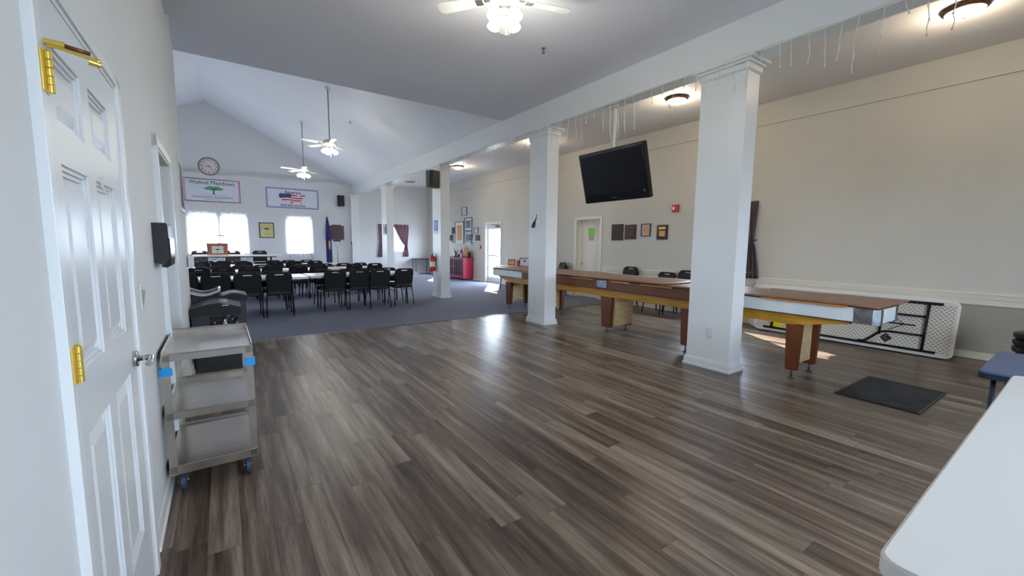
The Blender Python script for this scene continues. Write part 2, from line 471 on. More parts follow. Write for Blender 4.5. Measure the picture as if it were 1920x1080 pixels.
for a, b in ((2.385, 3.47), (4.44, 6.1), (-3, 1.354)):
    mb.box(0, .014, a, b, 0, .10, .003); mb.box(0, .022, a, b, 0, .025, .006)
w = struct('baseboard_left', mb, 'trim_white'); w.location = LW(0); w.rotation_euler = (0, 0, LRZ)

# wall running left from the end of the left wall, far left wall of the hall
mb = MB(); mb.box(-5.3, -.36, 5.98, 6.09, 0, 3.9); struct('wall_hall_front', mb, 'wall_paint')
WL_ADDED = [(11.4, 13.0, .98, 2.46)]  # unseen window, added to bring soft daylight onto the vault
mb = MB()
for a, b, z0, z1 in rects(6.0, YB, 0, 3.95, WL_ADDED): mb.box(-5.38, XL, a, b, z0, z1)
struct('wall_hall_left', mb, 'wall_paint')

# back wall with gable
WB = [(-.98, -.14, .98, 2.46), (-.04, .76, .98, 2.46), (2.12, 2.98, .98, 2.46), (5.95, 7.0, 1.04, 2.2), (-3.9, -2.3, .98, 2.46)]
mb = MB()
for a, b, z0, z1 in rects(XL-.15, 8.24, 0, ZA+.06, WB): mb.box(a, b, YB, YB+.15, z0, z1)
mb.prism([(XL-.1, ZC), (XC, ZC), (RIDGE[0], RIDGE[1]+.05)], 'y', YB, YB+.15)
struct('wall_back', mb, 'wall_paint')
mb = MB(); mb.prism([(XL-.1, ZC+.02), (XC+.1, ZC+.02), (RIDGE[0], RIDGE[1]+.05)], 'y', YV-.1, YV); struct('wall_gable', mb, 'vault_paint')
# vaulted ceiling: two slopes
mb = MB()
sl = (RIDGE[1]-ZC)/(XC-RIDGE[0])
mb.prism([(XC+.1, ZC-.1*sl), (RIDGE[0], RIDGE[1]), (RIDGE[0], RIDGE[1]+.12), (XC+.1, ZC-.1*sl+.12)], 'y', YV-.05, YB+.1)
mb.prism([(XL-.15, ZC-.15*sl), (RIDGE[0], RIDGE[1]), (RIDGE[0], RIDGE[1]+.12), (XL-.15, ZC-.15*sl+.12)], 'y', YV-.05, YB+.1)
struct('ceiling_vault', mb, 'vault_paint')
mb = MB(); mb.box(-5.4, XC+.05, YF-.2, YV, ZC, ZC+.1); struct('ceiling', mb, 'ceiling_paint')
mb = MB(); mb.box(XC+.1, 8.3, YF-.2, YB+.15, ZA, ZA+.1); struct('ceiling_aisle', mb, 'aisle_ceiling_paint')
mb = MB(); mb.box(XC, XC+.23, YF, YB, ZBEAM, ZA+.05); struct('beam', mb, 'trim_white')

# right wall
D2 = (7.60, 8.47, 0, 2.125); DG = (12.34, 13.34, 0, 2.16); W3 = (3.80, 4.93, .98, 2.14); W4 = (16.5, 17.6, .98, 2.14)
mb = MB()
for a, b, z0, z1 in rects(YF, YB, 0, ZA+.05, [D2, DG, W3, W4]): mb.box(XR, XR+.16, a, b, max(z0, 0), z1)
struct('wall_right', mb, 'aisle_paint')
mb = MB(); mb.box(XR-.028, XR, YF, YB, 3.61, ZA); struct('trim_3', mb, 'aisle_paint')
mb = MB(); mb.box(XR-.004, XR, -2.9, 3.64, .1, .735); mb.box(XR-.004, XR, 5.06, 7.5, .1, .735); struct('trim_4', mb, 'dado_paint')
mb = MB()
for a, b in ((YF, 3.66), (5.08, 7.5)):
    for z0, z1, d in ((.735, .80, .014), (.80, .825, .026), (.855, .885, .034), (.825, .855, .018), (.72, .738, .024)): mb.box(XR-d, XR, a, b, z0, z1, .004)
struct('trim_5', mb, 'rail_cream')
mb = MB()
for a, b in ((YF, 7.5), (8.57, 12.25), (13.43, YB)):
    mb.box(XR-.014, XR, a, b, 0, .095, .003); mb.box(XR-.022, XR, a, b, 0, .022, .006)
struct('baseboard_right', mb, 'rail_cream')
mb = MB(); mb.box(4.9, XR, YB-.016, YB, 0, .1, .003); mb.box(-5.2, 4.5, YB-.016, YB, .25, .35, .003); struct('baseboard_back', mb, 'trim_white')
# rear wall behind the viewer, with its windows
WF = [(1.3, 3.7, .9, 2.5)]
mb = MB()
for a, b, z0, z1 in rects(-.6, 8.3, 0, ZA+.05, WF): mb.box(a, b, YF-.15, YF, z0, z1)
struct('wall_front', mb, 'wall_paint')

# pilaster at the back end of the beam
mb = MB(); mb.box(4.53, 4.86, YB-.16, YB, 0, ZBEAM); mb.box(4.49, 4.9, YB-.2, YB, ZBEAM-.1, ZBEAM, .02); struct('column_pilaster', mb, 'trim_white')

# columns
def column(yc, hw, x0=4.655, dx=.255):
    mb = MB(); x1 = x0+dx
    mb.box(x0, x1, yc-hw, yc+hw, 0, ZBEAM-.0)
    for z0, z1, d in ((0, .03, .032), (.03, .085, .022), (.085, .105, .012)): mb.box(x0-d, x1+d, yc-hw-d, yc+hw+d, z0, z1, .004)
    for z0, z1, d in ((ZBEAM-.135, ZBEAM-.12, .012), (ZBEAM-.12, ZBEAM-.06, .02), (ZBEAM-.06, ZBEAM-.03, .042), (ZBEAM-.03, ZBEAM, .075)): mb.box(x0-d, x1+d, yc-hw-d, yc+hw+d, z0, z1, .006)
    return struct('column', mb, 'trim_white')
column(2.605, .262); column(5.895, .245); column(10.19, .25); column(14.55, .26)

# ------------------------------------------------------------------ windows
def window(n, parent_axis, a, b, z0, z1, pos, sash=True, cols=1):
    """parent_axis 'y': in a wall of constant y; 'x': in a wall of constant x"""
    root = thing('window_%d' % n, None, None, kind='structure')
    def bx(m, u0, u1, w0, w1, za, zb, bev=0):
        if parent_axis == 'y': m.box(u0, u1, w0, w1, za, zb, bev)
        else: m.box(w0, w1, u0, u1, za, zb, bev)
    fm = MB(); t = .05; p0, p1 = pos
    for u0, u1, za, zb in ((a, a+t, z0, z1), (b-t, b, z0, z1), (a+t, b-t, z0, z0+t), (a+t, b-t, z1-t, z1)): bx(fm, u0, u1, p0, p1, za, zb)
    if sash: bx(fm, a+t, b-t, p0+.01, p1-.01, (z0+z1)/2-.02, (z0+z1)/2+.02)
    for k in range(1, cols):
        u = a+(b-a)*k/cols; bx(fm, u-.02, u+.02, p0+.01, p1-.01, z0+t, z1-t)
    part('window_frame', fm, 'trim_white', root)
    g = MB(); pm = (p0+p1)/2; bx(g, a+t*.8, b-t*.8, pm-.003, pm+.003, z0+t*.8, z1-t*.8); part('window_pane', g, 'glass', root)
    return root
def inner_sill(root, axis, a, b, z, w0, w1):
    m = MB()
    if axis == 'y': m.box(a-.05, b+.05, w0, w1, z-.03, z, .006)
    else: m.box(w0, w1, a-.05, b+.05, z-.03, z, .006)
    part('window_sill', m, 'trim_white', root)
def blind(root, a, b, z0, z1, y):
    m = MB(); z = z1
    while z > z0:
        m.obox(((a+b)/2, y, z), (b-a, .022, .002), Matrix.Rotation(radians(38), 3, 'X')); z -= .026
    m.box(a, b, y-.015, y+.015, z1+.005, z1+.04); part('blind', m, 'blind_white', root)
for i, (a, b, z0, z1) in enumerate(WB):
    rt = window(i+1, 'y', a, b, z0, z1, (YB+.08, YB+.13))
    if i < 3 or i == 4: inner_sill(rt, 'y', a, b, z0, YB-.03, YB+.08); blind(rt, a+.05, b-.05, (1.9, 1.75, 2.1, 1, 2.0)[i], z1-.1, YB+.05)
    else: inner_sill(rt, 'y', a, b, z0, YB-.03, YB+.08)
rt = window(6, 'x', W3[0], W3[1], W3[2], W3[3], (XR+.07, XR+.12)); inner_sill(rt, 'x', W3[0], W3[1], W3[2], XR-.03, XR+.07)
rt = window(7, 'x', W4[0], W4[1], W4[2], W4[3], (XR+.07, XR+.12)); inner_sill(rt, 'x', W4[0], W4[1], W4[2], XR-.03, XR+.07)
for i, (a, b, z0, z1) in enumerate(WL_ADDED): window(11+i, 'x', a, b, z0, z1, (-5.36, -5.31), cols=2)  # added side window out of view, lights the vault
for i, (a, b, z0, z1) in enumerate(WF): window(8+i, 'y', a, b, z0, z1, (YF-.12, YF-.07), cols=2)

# ------------------------------------------------------------------ door 1: six-panel door on the left wall
d1 = thing('door_1', None, None, LW(0), LRZ, kind='structure')
FX = .020                                  # the door and its frame stand this proud of the wall
mb = MB()
mb.box(-.13, FX, 1.355, 1.388, 0, 2.075, .0015)
mb.box(-.001, FX, 2.203, 2.30, 0, 2.075, .002); mb.box(-.001, FX+.008, 2.225, 2.285, 0, 2.06, .003); mb.box(-.001, .012, 2.30, 2.385, 0, 2.10, .004)
mb.box(-.001, FX, 1.389, 2.30, 2.018, 2.075, .002); mb.box(-.001, FX+.008, 1.40, 2.285, 2.032, 2.062, .003); mb.box(-.001, .012, 1.36, 2.385, 2.076, 2.105, .004)
mb.box(-.13, FX-.012, 2.203, 2.345, 0, 2.055); mb.box(-.13, FX-.012, 1.39, 2.345, 2.018, 2.055)
part('door_frame', mb, 'trim_white', d1)
K = .94
PAN = [(a*K, b*K, EYE+K*(c-EYE), EYE+K*(d-EYE)) for a, b, c, d in [(1.545, 1.81, 1.74, 1.93), (1.905, 2.185, 1.74, 1.93), (1.545, 1.81, 1.09, 1.64), (1.905, 2.185, 1.09, 1.64), (1.545, 1.81, .24, .92), (1.905, 2.185, .24, .92)]]
y0, y1, zt = 1.391, 2.200, 2.015
mb = MB(); F0 = FX-.002
for a, b, z0, z1 in rects(y0, y1, .008, zt, PAN): mb.box(F0-.04, F0, a, b, z0, z1)
for a, b, z0, z1 in PAN:
    mb.box(F0-.04, F0-.018, a, b, z0, z1)
    for d, x in ((.0, -.006), (.011, -.012)):     # stepped sticking round the panel
        for q in ((a+d, a+d+.011, z0+d, z1-d), (b-d-.011, b-d, z0+d, z1-d), (a+d, b-d, z0+d, z0+d+.011), (a+d, b-d, z1-d-.011, z1-d)): mb.box(F0-.03, F0+x, q[0], q[1], q[2], q[3])
    fx0, fx1 = F0-.018, F0-.005; sv = .034; g_ = .022   # raised field with sloping sides
    A = [(fx0, a+g_, z0+g_), (fx0, b-g_, z0+g_), (fx0, b-g_, z1-g_), (fx0, a+g_, z1-g_)]
    B = [(fx1, a+g_+sv, z0+g_+sv), (fx1, b-g_-sv, z0+g_+sv), (fx1, b-g_-sv, z1-g_-sv), (fx1, a+g_+sv, z1-g_-sv)]
    mb.face(B)
    for k in range(4): mb.face([A[k], A[(k+1) % 4], B[(k+1) % 4], B[k]])
leaf = part('door_leaf', mb, 'door_white', d1)
for z in (1.775, 1.105, .25):
    mb = MB(); mb.box(FX-.001, FX+.003, 1.360, 1.387, z, z+.09, .0008); mb.box(F0-.001, F0+.003, 1.393, 1.410, z, z+.09, .0008)
    for k in range(5): mb.cyl((FX+.007, 1.3895, z+.018*k+.0012), (FX+.007, 1.3895, z+.018*k+.0168), .0075, n=14)
    mb.cyl((FX+.007, 1.3895, z+.09), (FX+.007, 1.3895, z+.095), .006, .003, n=12)
    part('hinge', mb, 'brass', d1)
mb = MB(); hx, hy, hz = FX+.007, 1.3895, 1.877
mb.tube([(hx, hy, hz), (hx+.015, hy+.002, hz+.002), (hx+.075, hy+.012, hz-.008)], .004, 8)
mb.cyl((hx+.064, hy+.01, hz-.014), (hx+.084, hy+.015, hz-.017), .008, .006); mb.ball((hx+.08, hy+.013, hz-.01), .006); mb.cyl((hx-.004, hy, hz+.009), (hx+.028, hy+.003, hz+.008), .0075, n=10)
part('hinge_door_stop', mb, 'brass', d1)
mb = MB(); mb.cyl((hx+.028, hy+.003, hz+.008), (hx+.068, hy+.01, hz+.003), .0048, n=8); part('stop_spring', mb, 'brass_dark', d1)
mb = MB(); hy = 2.142; hz = .985
mb.cyl((F0, hy, hz), (F0+.014, hy, hz), .031, n=24); mb.cyl((F0+.014, hy, hz), (F0+.055, hy, hz), .0115, n=16)
mb.tube([(F0+.05, hy, hz), (F0+.055, hy-.012, hz), (F0+.057, hy-.06, hz-.002), (F0+.055, hy-.10, hz-.004)], .0105, 10)
part('lever_handle', mb, 'chrome', d1)
mb = MB(); mb.tube([(F0+.002, 1.865, 1.64), (F0+.004, 1.865, 1.61), (F0+.009, 1.867, 1.595), (F0+.016, 1.87, 1.60), (F0+.018, 1.871, 1.61)], .0025, 8); mb.box(F0, F0+.003, 1.855, 1.875, 1.615, 1.65)
part('coat_hook', mb, 'grille_white', d1)

# ------------------------------------------------------------------ door 2: cream door in a deep reveal on the right wall
d2 = thing('door_2', None, None, kind='structure')
mb = MB(); c = .075
mb.box(XR-.02, XR, D2[0]-c, D2[0], 0, D2[3]+c, .004); mb.box(XR-.02, XR, D2[1], D2[1]+c, 0, D2[3]+c, .004); mb.box(XR-.02, XR, D2[0], D2[1], D2[3], D2[3]+c, .004)
mb.box(XR-.001, XR+.3, D2[0]-.02, D2[0]+.004, 0, D2[3]); mb.box(XR-.001, XR+.3, D2[1]-.004, D2[1]+.02, 0, D2[3]); mb.box(XR-.001, XR+.3, D2[0]-.02, D2[1]+.02, D2[3]-.004, D2[3]+.02)
part('door_frame', mb, 'rail_cream', d2)
mb = MB(); mb.box(XR+.15, XR+.195, D2[0]+.003, D2[1]-.012, .006, D2[3]-.003); part('door_leaf', mb, 'door_cream', d2)
mb = MB(); mb.cyl((XR+.15, 8.39, .93), (XR+.138, 8.39, .93), .034, n=16); mb.cyl((XR+.138, 8.39, .93), (XR+.1, 8.39, .93), .011); mb.tube([(XR+.105, 8.39, .93), (XR+.1, 8.36, .93), (XR+.1, 8.29, .928)], .01, 8); part('lever_handle', mb, 'chrome', d2)
mb = MB(); mb.box(XR+.146, XR+.15, 7.93, 8.17, 1.68, 1.9); single('door_notice', 'green notice sheet taped to the cream door', 'notice', mb, 'paper_green')
mb = MB(); mb.box(XR+.147, XR+.15, 7.96, 8.14, 1.56, 1.678); single('door_note', 'small mauve note under the green sheet on the door', 'note', mb, 'paper_mauve')

# ------------------------------------------------------------------ door 3: glazed exterior door, right wall
d3 = thing('door_3', None, None, kind='structure')
mb = MB()
mb.box(XR-.02, XR+.165, DG[0]-.07, DG[0]+.006, 0, DG[3]+.07, .004); mb.box(XR-.02, XR+.165, DG[1]-.006, DG[1]+.07, 0, DG[3]+.07, .004); mb.box(XR-.02, XR+.165, DG[0], DG[1], DG[3]-.006, DG[3]+.07, .004)
part('door_frame', mb, 'trim_white', d3)
mb = MB()
for a, b, z0, z1 in rects(DG[0]+.008, DG[1]-.008, .01, DG[3]-.008, [(DG[0]+.09, DG[1]-.09, .22, 1.98)]): mb.box(XR+.07, XR+.115, a, b, z0, z1)
part('door_leaf', mb, 'trim_white', d3)
mb = MB(); mb.box(XR+.09, XR+.097, DG[0]+.085, DG[1]-.085, .215, 1.985); part('window_pane', mb, 'glass', d3)
mb = MB(); mb.box(XR+.02, XR+.07, 12.5, 13.2, .98, 1.03, .008); part('push_bar', mb, 'steel', d3)
mb = MB(); mb.box(XR+.02, XR+.07, 12.42, 12.72, 2.03, 2.1, .005); mb.tube([(XR+.05, 12.5, 2.1), (XR-.12, 12.75, 2.13), (XR+.02, 13.0, 2.15)], .01); part('door_closer', mb, 'metal_grey', d3)

# exterior ground seen through the glass
mb = MB(); mb.box(-40, 60, -40, 70, -.3, -.12); o = struct('ground', mb, 'carpet_ground')

# ------------------------------------------------------------------ stage platform at the back of the hall
mb = MB(); mb.box(-4.5, 2.75, 15.78, YB, 0, .25, .01); o = struct('floor_stage', mb, 'stage_grey')

# ------------------------------------------------------------------ chairs
def make_chair(name='banquet_chair', front='chair_fabric_front', shell='chair_fabric'):
    t = thing(name, 'x', 'chair')
    # seat
    mb = MB(); mb.obox((0, .015, .455), (.43, .43, .055), Matrix.Rotation(radians(2), 3, 'X'), .022, 3); part('seat', mb, front, t)
    # back: shell with a hand slot, tilted
    lean = radians(13)
    A = Matrix.Translation((0, -.205, .50)) @ Matrix.Rotation(lean, 4, 'X')
    H = .365
    out = rrect(-.208, .208, 0, H, .085, 7, (0, 0, 1, 1)); out = [(-.196, 0), (.196, 0)] + out[2:]
    mb = MB(); mb.holed(out, rrect(-.075, .075, H-.05, H-.022, .013, 4), 'y', -.012, .010)
    for v in mb.bm.verts: v.co = A @ v.co
    back = part('backrest', mb, shell, t)
    mb = MB(); pad = rrect(-.178, .178, .02, H-.075, .05, 6); mb.prism(pad, 'y', .008, .035)
    bmesh.ops.bevel(mb.bm, geom=[e for e in mb.bm.edges if abs(e.verts[0].co.y-.035) < 1e-5 and abs(e.verts[1].co.y-.035) < 1e-5], offset=.014, segments=2, affect='EDGES')
    for v in mb.bm.verts: v.co = A @ v.co
    part('back_pad', mb, front, back)
    # frame tube round the back
    pts = [(-.2, 0, -.06)] + [(u, 0, v) for u, v in rrect(-.210, .210, 0, H+.002, .087, 7, (0, 0, 1, 1))[2:]][::-1] + [(.2, 0, -.06)]
    mb = MB(); mb.tube([A @ Vector(p) for p in pts], .011, 8); part('back_frame', mb, 'chair_metal', t)
    # seat frame and braces
    mb = MB(); mb.tube([(-.2, -.2, .425), (-.2, .2, .425), (.2, .2, .425), (.2, -.2, .425)], .011, 8, True); part('seat_frame', mb, 'chair_metal', t)
    for sx in (-1, 1):
        mb = MB(); mb.tube([(sx*.205, -.21, .46), (sx*.205, -.2, .42), (sx*.218, -.235, .2), (sx*.226, -.255, .006)], .0115, 8); mb.cyl((sx*.2265, -.256, 0), (sx*.2255, -.253, .022), .0145); part('leg', mb, 'chair_metal', t)
        mb = MB(); mb.tube([(sx*.2, .17, .425), (sx*.21, .2, .3), (sx*.22, .255, .006)], .0115, 8); mb.cyl((sx*.2203, .2555, 0), (sx*.2195, .2515, .022), .0145); part('leg', mb, 'chair_metal', t)
        mb = MB(); mb.tube([(sx*.212, -.215, .33), (sx*.206, -.12, .355), (sx*.204, 0, .36), (sx*.206, .12, .355), (sx*.209, .195, .32)], .008, 6); part('side_brace', mb, 'chair_metal', t)
    return t
BT = .29     # how far behind a chair's origin its back's top edge stands
chair0 = make_chair(); used = [False]
CF = dict(n=0)
def put(x, y, rz, label, group, z=0, src=None):
    if src is None:
        src = chair0
        if not used[0]:
            used[0] = True; o = chair0
            o.location = (x, y, z); o.rotation_euler = (0, 0, rz); o['label'] = label; o['group'] = group; return o
    return dup(src, label, (x, y, z), rz, group)
orde = ['first', 'second', 'third', 'fourth', 'fifth', 'sixth', 'seventh', 'eighth']
N1 = [(-.61, 8.98), (-.137, 8.964), (.326, 8.953), (.846, 8.93), (1.875, 9.107), (2.38, 9.118), (2.808, 9.06), (3.369, 9.139)]
N1L = ['black chair half hidden by the left wall, leftmost of the nearest row',
 'black chair in the nearest row right behind the black bins',
 'black chair in the nearest row, just right of the bins',
 'black chair at the inner end of the nearest left table, beside the gap',
 'black chair at the inner end of the nearest right table, beside the gap',
 'black chair second from the gap along the nearest right table',
 'black chair second from the right end of the nearest row',
 'black chair at the right end of the nearest row, legs clear on the carpet']
for (x, y), l in zip(N1, N1L): put(x, y+BT, radians(random.uniform(-3, 3)), l, 'near side chairs of the nearest table row')
for i, (x, y) in enumerate([(-.437, 10.25), (-.05, 10.25), (.39, 10.27), (.83, 10.27), (1.88, 10.38), (2.44, 10.4), (2.90, 10.42), (3.41, 10.46)]):
    o = put(x, y+0.05-BT, pi+radians(random.uniform(-4, 4)), 'black chair facing us across the nearest table row, %s from its left' % orde[i], 'far side chairs of the nearest table row'); o.scale = (1, 1, 0.935)
for i, (x, y) in enumerate([(-.506, 11.02), (-.075, 11.10), (.425, 11.19), (.898, 11.3), (1.457, 11.42), (1.96, 11.5), (2.846, 11.6), (3.462, 11.78)]):
    put(x, y+BT, radians(6+random.uniform(-3, 3)), 'black chair, back to us, at the middle table row, %s from its left' % orde[i], 'near side chairs of the middle table row')
for i, (x, y) in enumerate([(-.544, 12.38), (-.084, 12.42), (.368, 12.46), (.844, 12.52), (1.807, 12.62), (2.407, 12.68), (2.938, 12.74), (3.417, 12.8)]):
    o = put(x, y+0.22-BT, pi+radians(6+random.uniform(-3, 3)), 'black chair facing us at the middle table row, %s from its left' % orde[i], 'far side chairs of the middle table row'); o.scale = (1, 1, 0.955)
for i, (x, y) in enumerate([(-.545, 13.95), (-.084, 13.86), (.452, 13.89), (1.224, 13.93), (1.701, 13.94), (2.293, 13.93)]):
    put(x, y+BT, radians(random.uniform(-3, 3)), 'black chair, back to us, at the farthest table row, %s from its left' % orde[i], 'near side chairs of the farthest table row')
for i, (x, y) in enumerate([(-.454, 15.05), (-.02, 15.08), (.399, 15.06), (1.263, 15.12), (1.729, 15.14), (2.262, 15.17)]):
    o = put(x, y+0.10-BT, pi+radians(random.uniform(-3, 3)), 'black chair facing us at the farthest table row, %s from its left' % orde[i], 'far side chairs of the farthest table row'); o.scale = (1, 1, 0.975)
mch = make_chair('banquet_chair', 'maroon_fabric', 'maroon_fabric')
tag(mch, 'maroon chair behind the stage table just right of the lectern', None, 'chairs behind the stage table'); mch.location = (.235, 16.95-BT+.1, .25); mch.rotation_euler = (0, 0, pi)
dup(mch, 'maroon chair behind the stage table at the left of the lectern', (-.665, 17.0-BT+.12, .25), pi, 'chairs behind the stage table')
put(1.03, 16.95-BT+.1, pi, 'black chair behind the right end of the stage table', 'chairs behind the stage table', .25)
# chairs against the right wall (facing into the room)
RWX = XR-.06-BT
for y, rz, l, n in ((8.95, radians(76), 'black chair by the wall just left of the cream door', 2), (6.47, pi/2, 'black chair below the two dark plaques by the wall', 2), (5.50, pi/2, 'black chair below the red fire alarm by the wall', 1), (4.98, pi/2, 'black chair by the wall showing just left of the near column', 2)):
    for k in range(n):
        lab = l if n == 1 else ('upper' if k else 'lower') + ' of the stacked black chairs ' + l.replace('black chair ', '')
        put(RWX-.03*k, y, rz, lab, 'chairs along the right wall', .068*k)

# ------------------------------------------------------------------ folding tables
def folding_table(label, L, W, loc, rz, group, H=.74, top='table_white', legm='chair_metal', name='folding_table', cat='table', z0=0):
    t = thing(name, label, cat, loc, rz, group)
    mb = MB(); mb.prism(rrect(-L/2, L/2, -W/2, W/2, .05, 5), 'z', H-.045, H)
    es = [e for e in mb.bm.edges if all(abs(v.co.z-H) < 1e-6 for v in e.verts)]
    bmesh.ops.bevel(mb.bm, geom=es, offset=.007, segments=2, affect='EDGES')
    part('table_top', mb, top, t)
    mb = MB()
    for s in (-1, 1): mb.box(-L/2+.15, L/2-.15, s*(W/2-.09)-.012, s*(W/2-.09)+.012, H-.075, H-.045)
    part('apron_rail', mb, legm, t)
    for sx in (-1, 1):
        x = sx*(L/2-.3)
        for sy in (-1, 1):
            mb = MB(); mb.tube([(x, sy*(W/2-.12), H-.06), (x+sx*.01, sy*(W/2-.12), .35), (x+sx*.02, sy*(W/2-.1), .01)], .0145, 8); mb.cyl((x+sx*.02, sy*(W/2-.1), 0), (x+sx*.02, sy*(W/2-.1), .03), .019); part('leg', mb, legm, t)
        mb = MB(); mb.tube([(x+sx*.01, -(W/2-.12), .33), (x+sx*.01, (W/2-.12), .33)], .01, 8); mb.tube([(x, 0, H-.07), (x+sx*.005, 0, .33)], .008, 6); mb.tube([(x+sx*.003, 0, .45), (x-sx*.4, 0, H-.055)], .008, 6); part('leg_brace', mb, legm, t)
    return t
G = 'white tables laid out in rows in the hall'
def tbl(label, x0, x1, yf, ang, W=.92):
    L = x1-x0; a = radians(ang); cx = (x0+x1)/2
    folding_table(label, L, W, (cx, yf + W/2/cos(a) + 0, 0), a, G)
tbl('white folding table nearest the bins, left half of the nearest row', -1.02, 1.39, 9.24, 1.0)
tbl('white folding table forming the right half of the nearest row', 1.42, 3.83, 9.36, 1.0)
tbl('white folding table forming the left half of the middle row', -.98, 1.42, 11.46, 6.0)
tbl('white folding table forming the right half of the middle row', 1.46, 3.87, 11.76, 6.0)
tbl('white folding table forming the left half of the farthest row', -1.0, 1.41, 14.13, 0.5)
tbl('white folding table forming the right half of the farthest row', 1.45, 3.28, 14.16, 0.5)
folding_table('white folding table on the stage with the wooden lectern on it', 2.44, .60, (.39, 16.36, .25), 0, 'stage tables')
folding_table('large white folding table top at the lower right corner', 2.46, .76, (2.43, -.14, 0), 0, 'near tables', H=.74)
# small tables
def card_table(label, W, D, loc, rz, H, top, legm, name='card_table'):
    t = thing(name, label, 'table', loc, rz)
    mb = MB(); mb.prism(rrect(-W/2, W/2, -D/2, D/2, .03, 4), 'z', H-.012, H); part('table_top', mb, top, t)
    mb = MB(); mb.prism(rrect(-W/2-.004, W/2+.004, -D/2-.004, D/2+.004, .034, 4), 'z', H-.045, H-.012); part('edge_rim', mb, legm, t)
    for sx in (-1, 1):
        for sy in (-1, 1):
            mb = MB(); mb.cyl((sx*(W/2-.06), sy*(D/2-.06), 0), (sx*(W/2-.06), sy*(D/2-.06), H-.04), .013, n=10); part('leg', mb, legm, t)
    return t
card_table('blue padded card table behind the large white table', .86, .86, (4.245, -.045, 0), 0, .70, 'blue_vinyl', 'navy')
card_table('thin grey card table in the far corner of the aisle', .82, .5, (7.60, 18.36, 0), 0, .73, 'metal_grey', 'chair_metal')
folding_table('white folding table by the wall behind the far end of the shuffleboard', 1.83, .7, (7.62, 10.6, 0), pi/2, 'tables along the right wall', H=.74)

# ------------------------------------------------------------------ leaning stack of folded tables
def leaning_table(label, xb, lean, yc, L=2.44, W=.766, detail=True):
    t = thing('folded_table', label, 'table', group='folded tables leaning on the right wall')
    a = radians(lean)
    t.matrix_world = Matrix(((0, cos(a), sin(a), xb), (-1, 0, 0, yc), (0, -sin(a), cos(a), .02*sin(a)+.004 + .042*sin(a)), (0, 0, 0, 1)))
    mb = MB(); mb.prism(rrect(-L/2, L/2, 0, W, .07, 6), 'y', 0.0, .042); o = part('table_top', mb, 'table_white', t)
    if not detail:
        mb = MB()
        for z in (.06, .70): mb.box(-.95, .95, -.0108, 0, z-.02, z+.02)
        part('apron_rail', mb, 'chair_metal', t); return t
    mb = MB(); mb.prism(rrect(-L/2+.02, L/2-.02, .02, W-.02, .055, 6), 'y', -.003, 0.0); part('underside_panel', mb, 'underside', t)
    mb = MB()
    ring = MB()
    mb = MB()
    for z in (.055, .71): mb.box(-1.06, 1.06, -.024, -.003, z-.017, z+.017)
    part('apron_rail', mb, 'chair_metal', t)
    for s in (-1, 1):
        mb = MB(); mb.cyl((s*.93, -.03, .05), (s*.93, -.03, .715), .0165, n=10); part('leg_pivot', mb, 'chair_metal', t)
        for zz, zf in ((.52, .70), (.26, .065)):
            mb = MB(); mb.tube([(s*.93, -.03, zz), (s*.58, -.032, zz), (s*.47, -.032, zz+(zf-zz)*.12), (s*.40, -.032, zz+(zf-zz)*.55), (s*.33, -.032, zz+(zf-zz)*.92), (s*.24, -.03, zf)], .0155, 10); part('leg', mb, 'chair_metal', t)
        mb = MB(); mb.cyl((s*.47, -.034, .20), (s*.47, -.034, .58), .0155, n=10); mb.tube([(s*.83, -.03, .385), (s*.40, -.036, .385)], .0085, 8); mb.tube([(s*.72, -.03, .385), (s*.56, -.03, .50)], .004, 6); mb.tube([(s*.72, -.03, .385), (s*.56, -.03, .28)], .004, 6); part('leg_brace', mb, 'chair_metal', t)
    mb = MB(); mb.obox((.545, -.0055, .165), (.095, .003, .095), Matrix.Rotation(radians(45), 3, 'Y')); lb = part('sticker', mb, 'label_black', t, 'black diamond warning sticker')
    mb = MB(); mb.obox((.545, -.0075, .198), (.018, .002, .018), Matrix.Rotation(radians(45), 3, 'Y')); mb.box(.515, .545, -.0075, -.006, .165, .172); mb.box(.53, .575, -.0075, -.006, .15, .156); part('sticker_print', mb, 'banner_red', lb)
    mb = MB(); mb.lathe([(.075, -.006), (.075, -.004)], (-.86, 0, .13), 20, 'y'); part('sticker', mb, 'yellow_sticker', t, 'round yellow sticker')
    return t
leaning_table('white folded table in front of the leaning stack, dimpled underside and black legs showing', 7.63, 15.3, 2.225)
leaning_table('white folded table directly behind the front one of the leaning stack', 7.725, 13.2, 2.29, detail=False)
leaning_table('white folded table next to last towards the wall in the leaning stack', 7.80, 11.2, 2.36, detail=False)
leaning_table('white folded table against the wall at the back of the leaning stack', 7.875, 9.0, 2.43, detail=False)

# ------------------------------------------------------------------ shuffleboard
sb = thing('shuffleboard_table', 'very long wooden shuffleboard table under brown boards behind the columns', 'table', (5.03, 1.165, 0), -radians(1.1))
Z0, Z1 = .725, .865
mb = MB(); mb.box(.03, .57, .03, 7.0, .71, Z1); part('table_bed', mb, 'dark_laminate', sb)
for x0, x1 in ((0, .03), (.57, .60)):
    for a, b, m in ((.19, 1.75, 'pale_panel'), (1.75, 3.43, 'dark_laminate'), (3.66, 5.85, 'dark_laminate'), (5.85, 7.03, 'pale_panel')):
        mb = MB(); mb.box(x0, x1, a, b, Z0, Z1, .003); part('side_panel', mb, m, sb, 'pale painted side panel' if m == 'pale_panel' else 'dark brown side panel')
for y0_, y1_ in ((0, .03), (7.0, 7.03)):
    mb = MB(); mb.box(.10, .50, y0_, y1_, Z0, Z1, .003); part('end_panel', mb, 'pale_panel', sb)
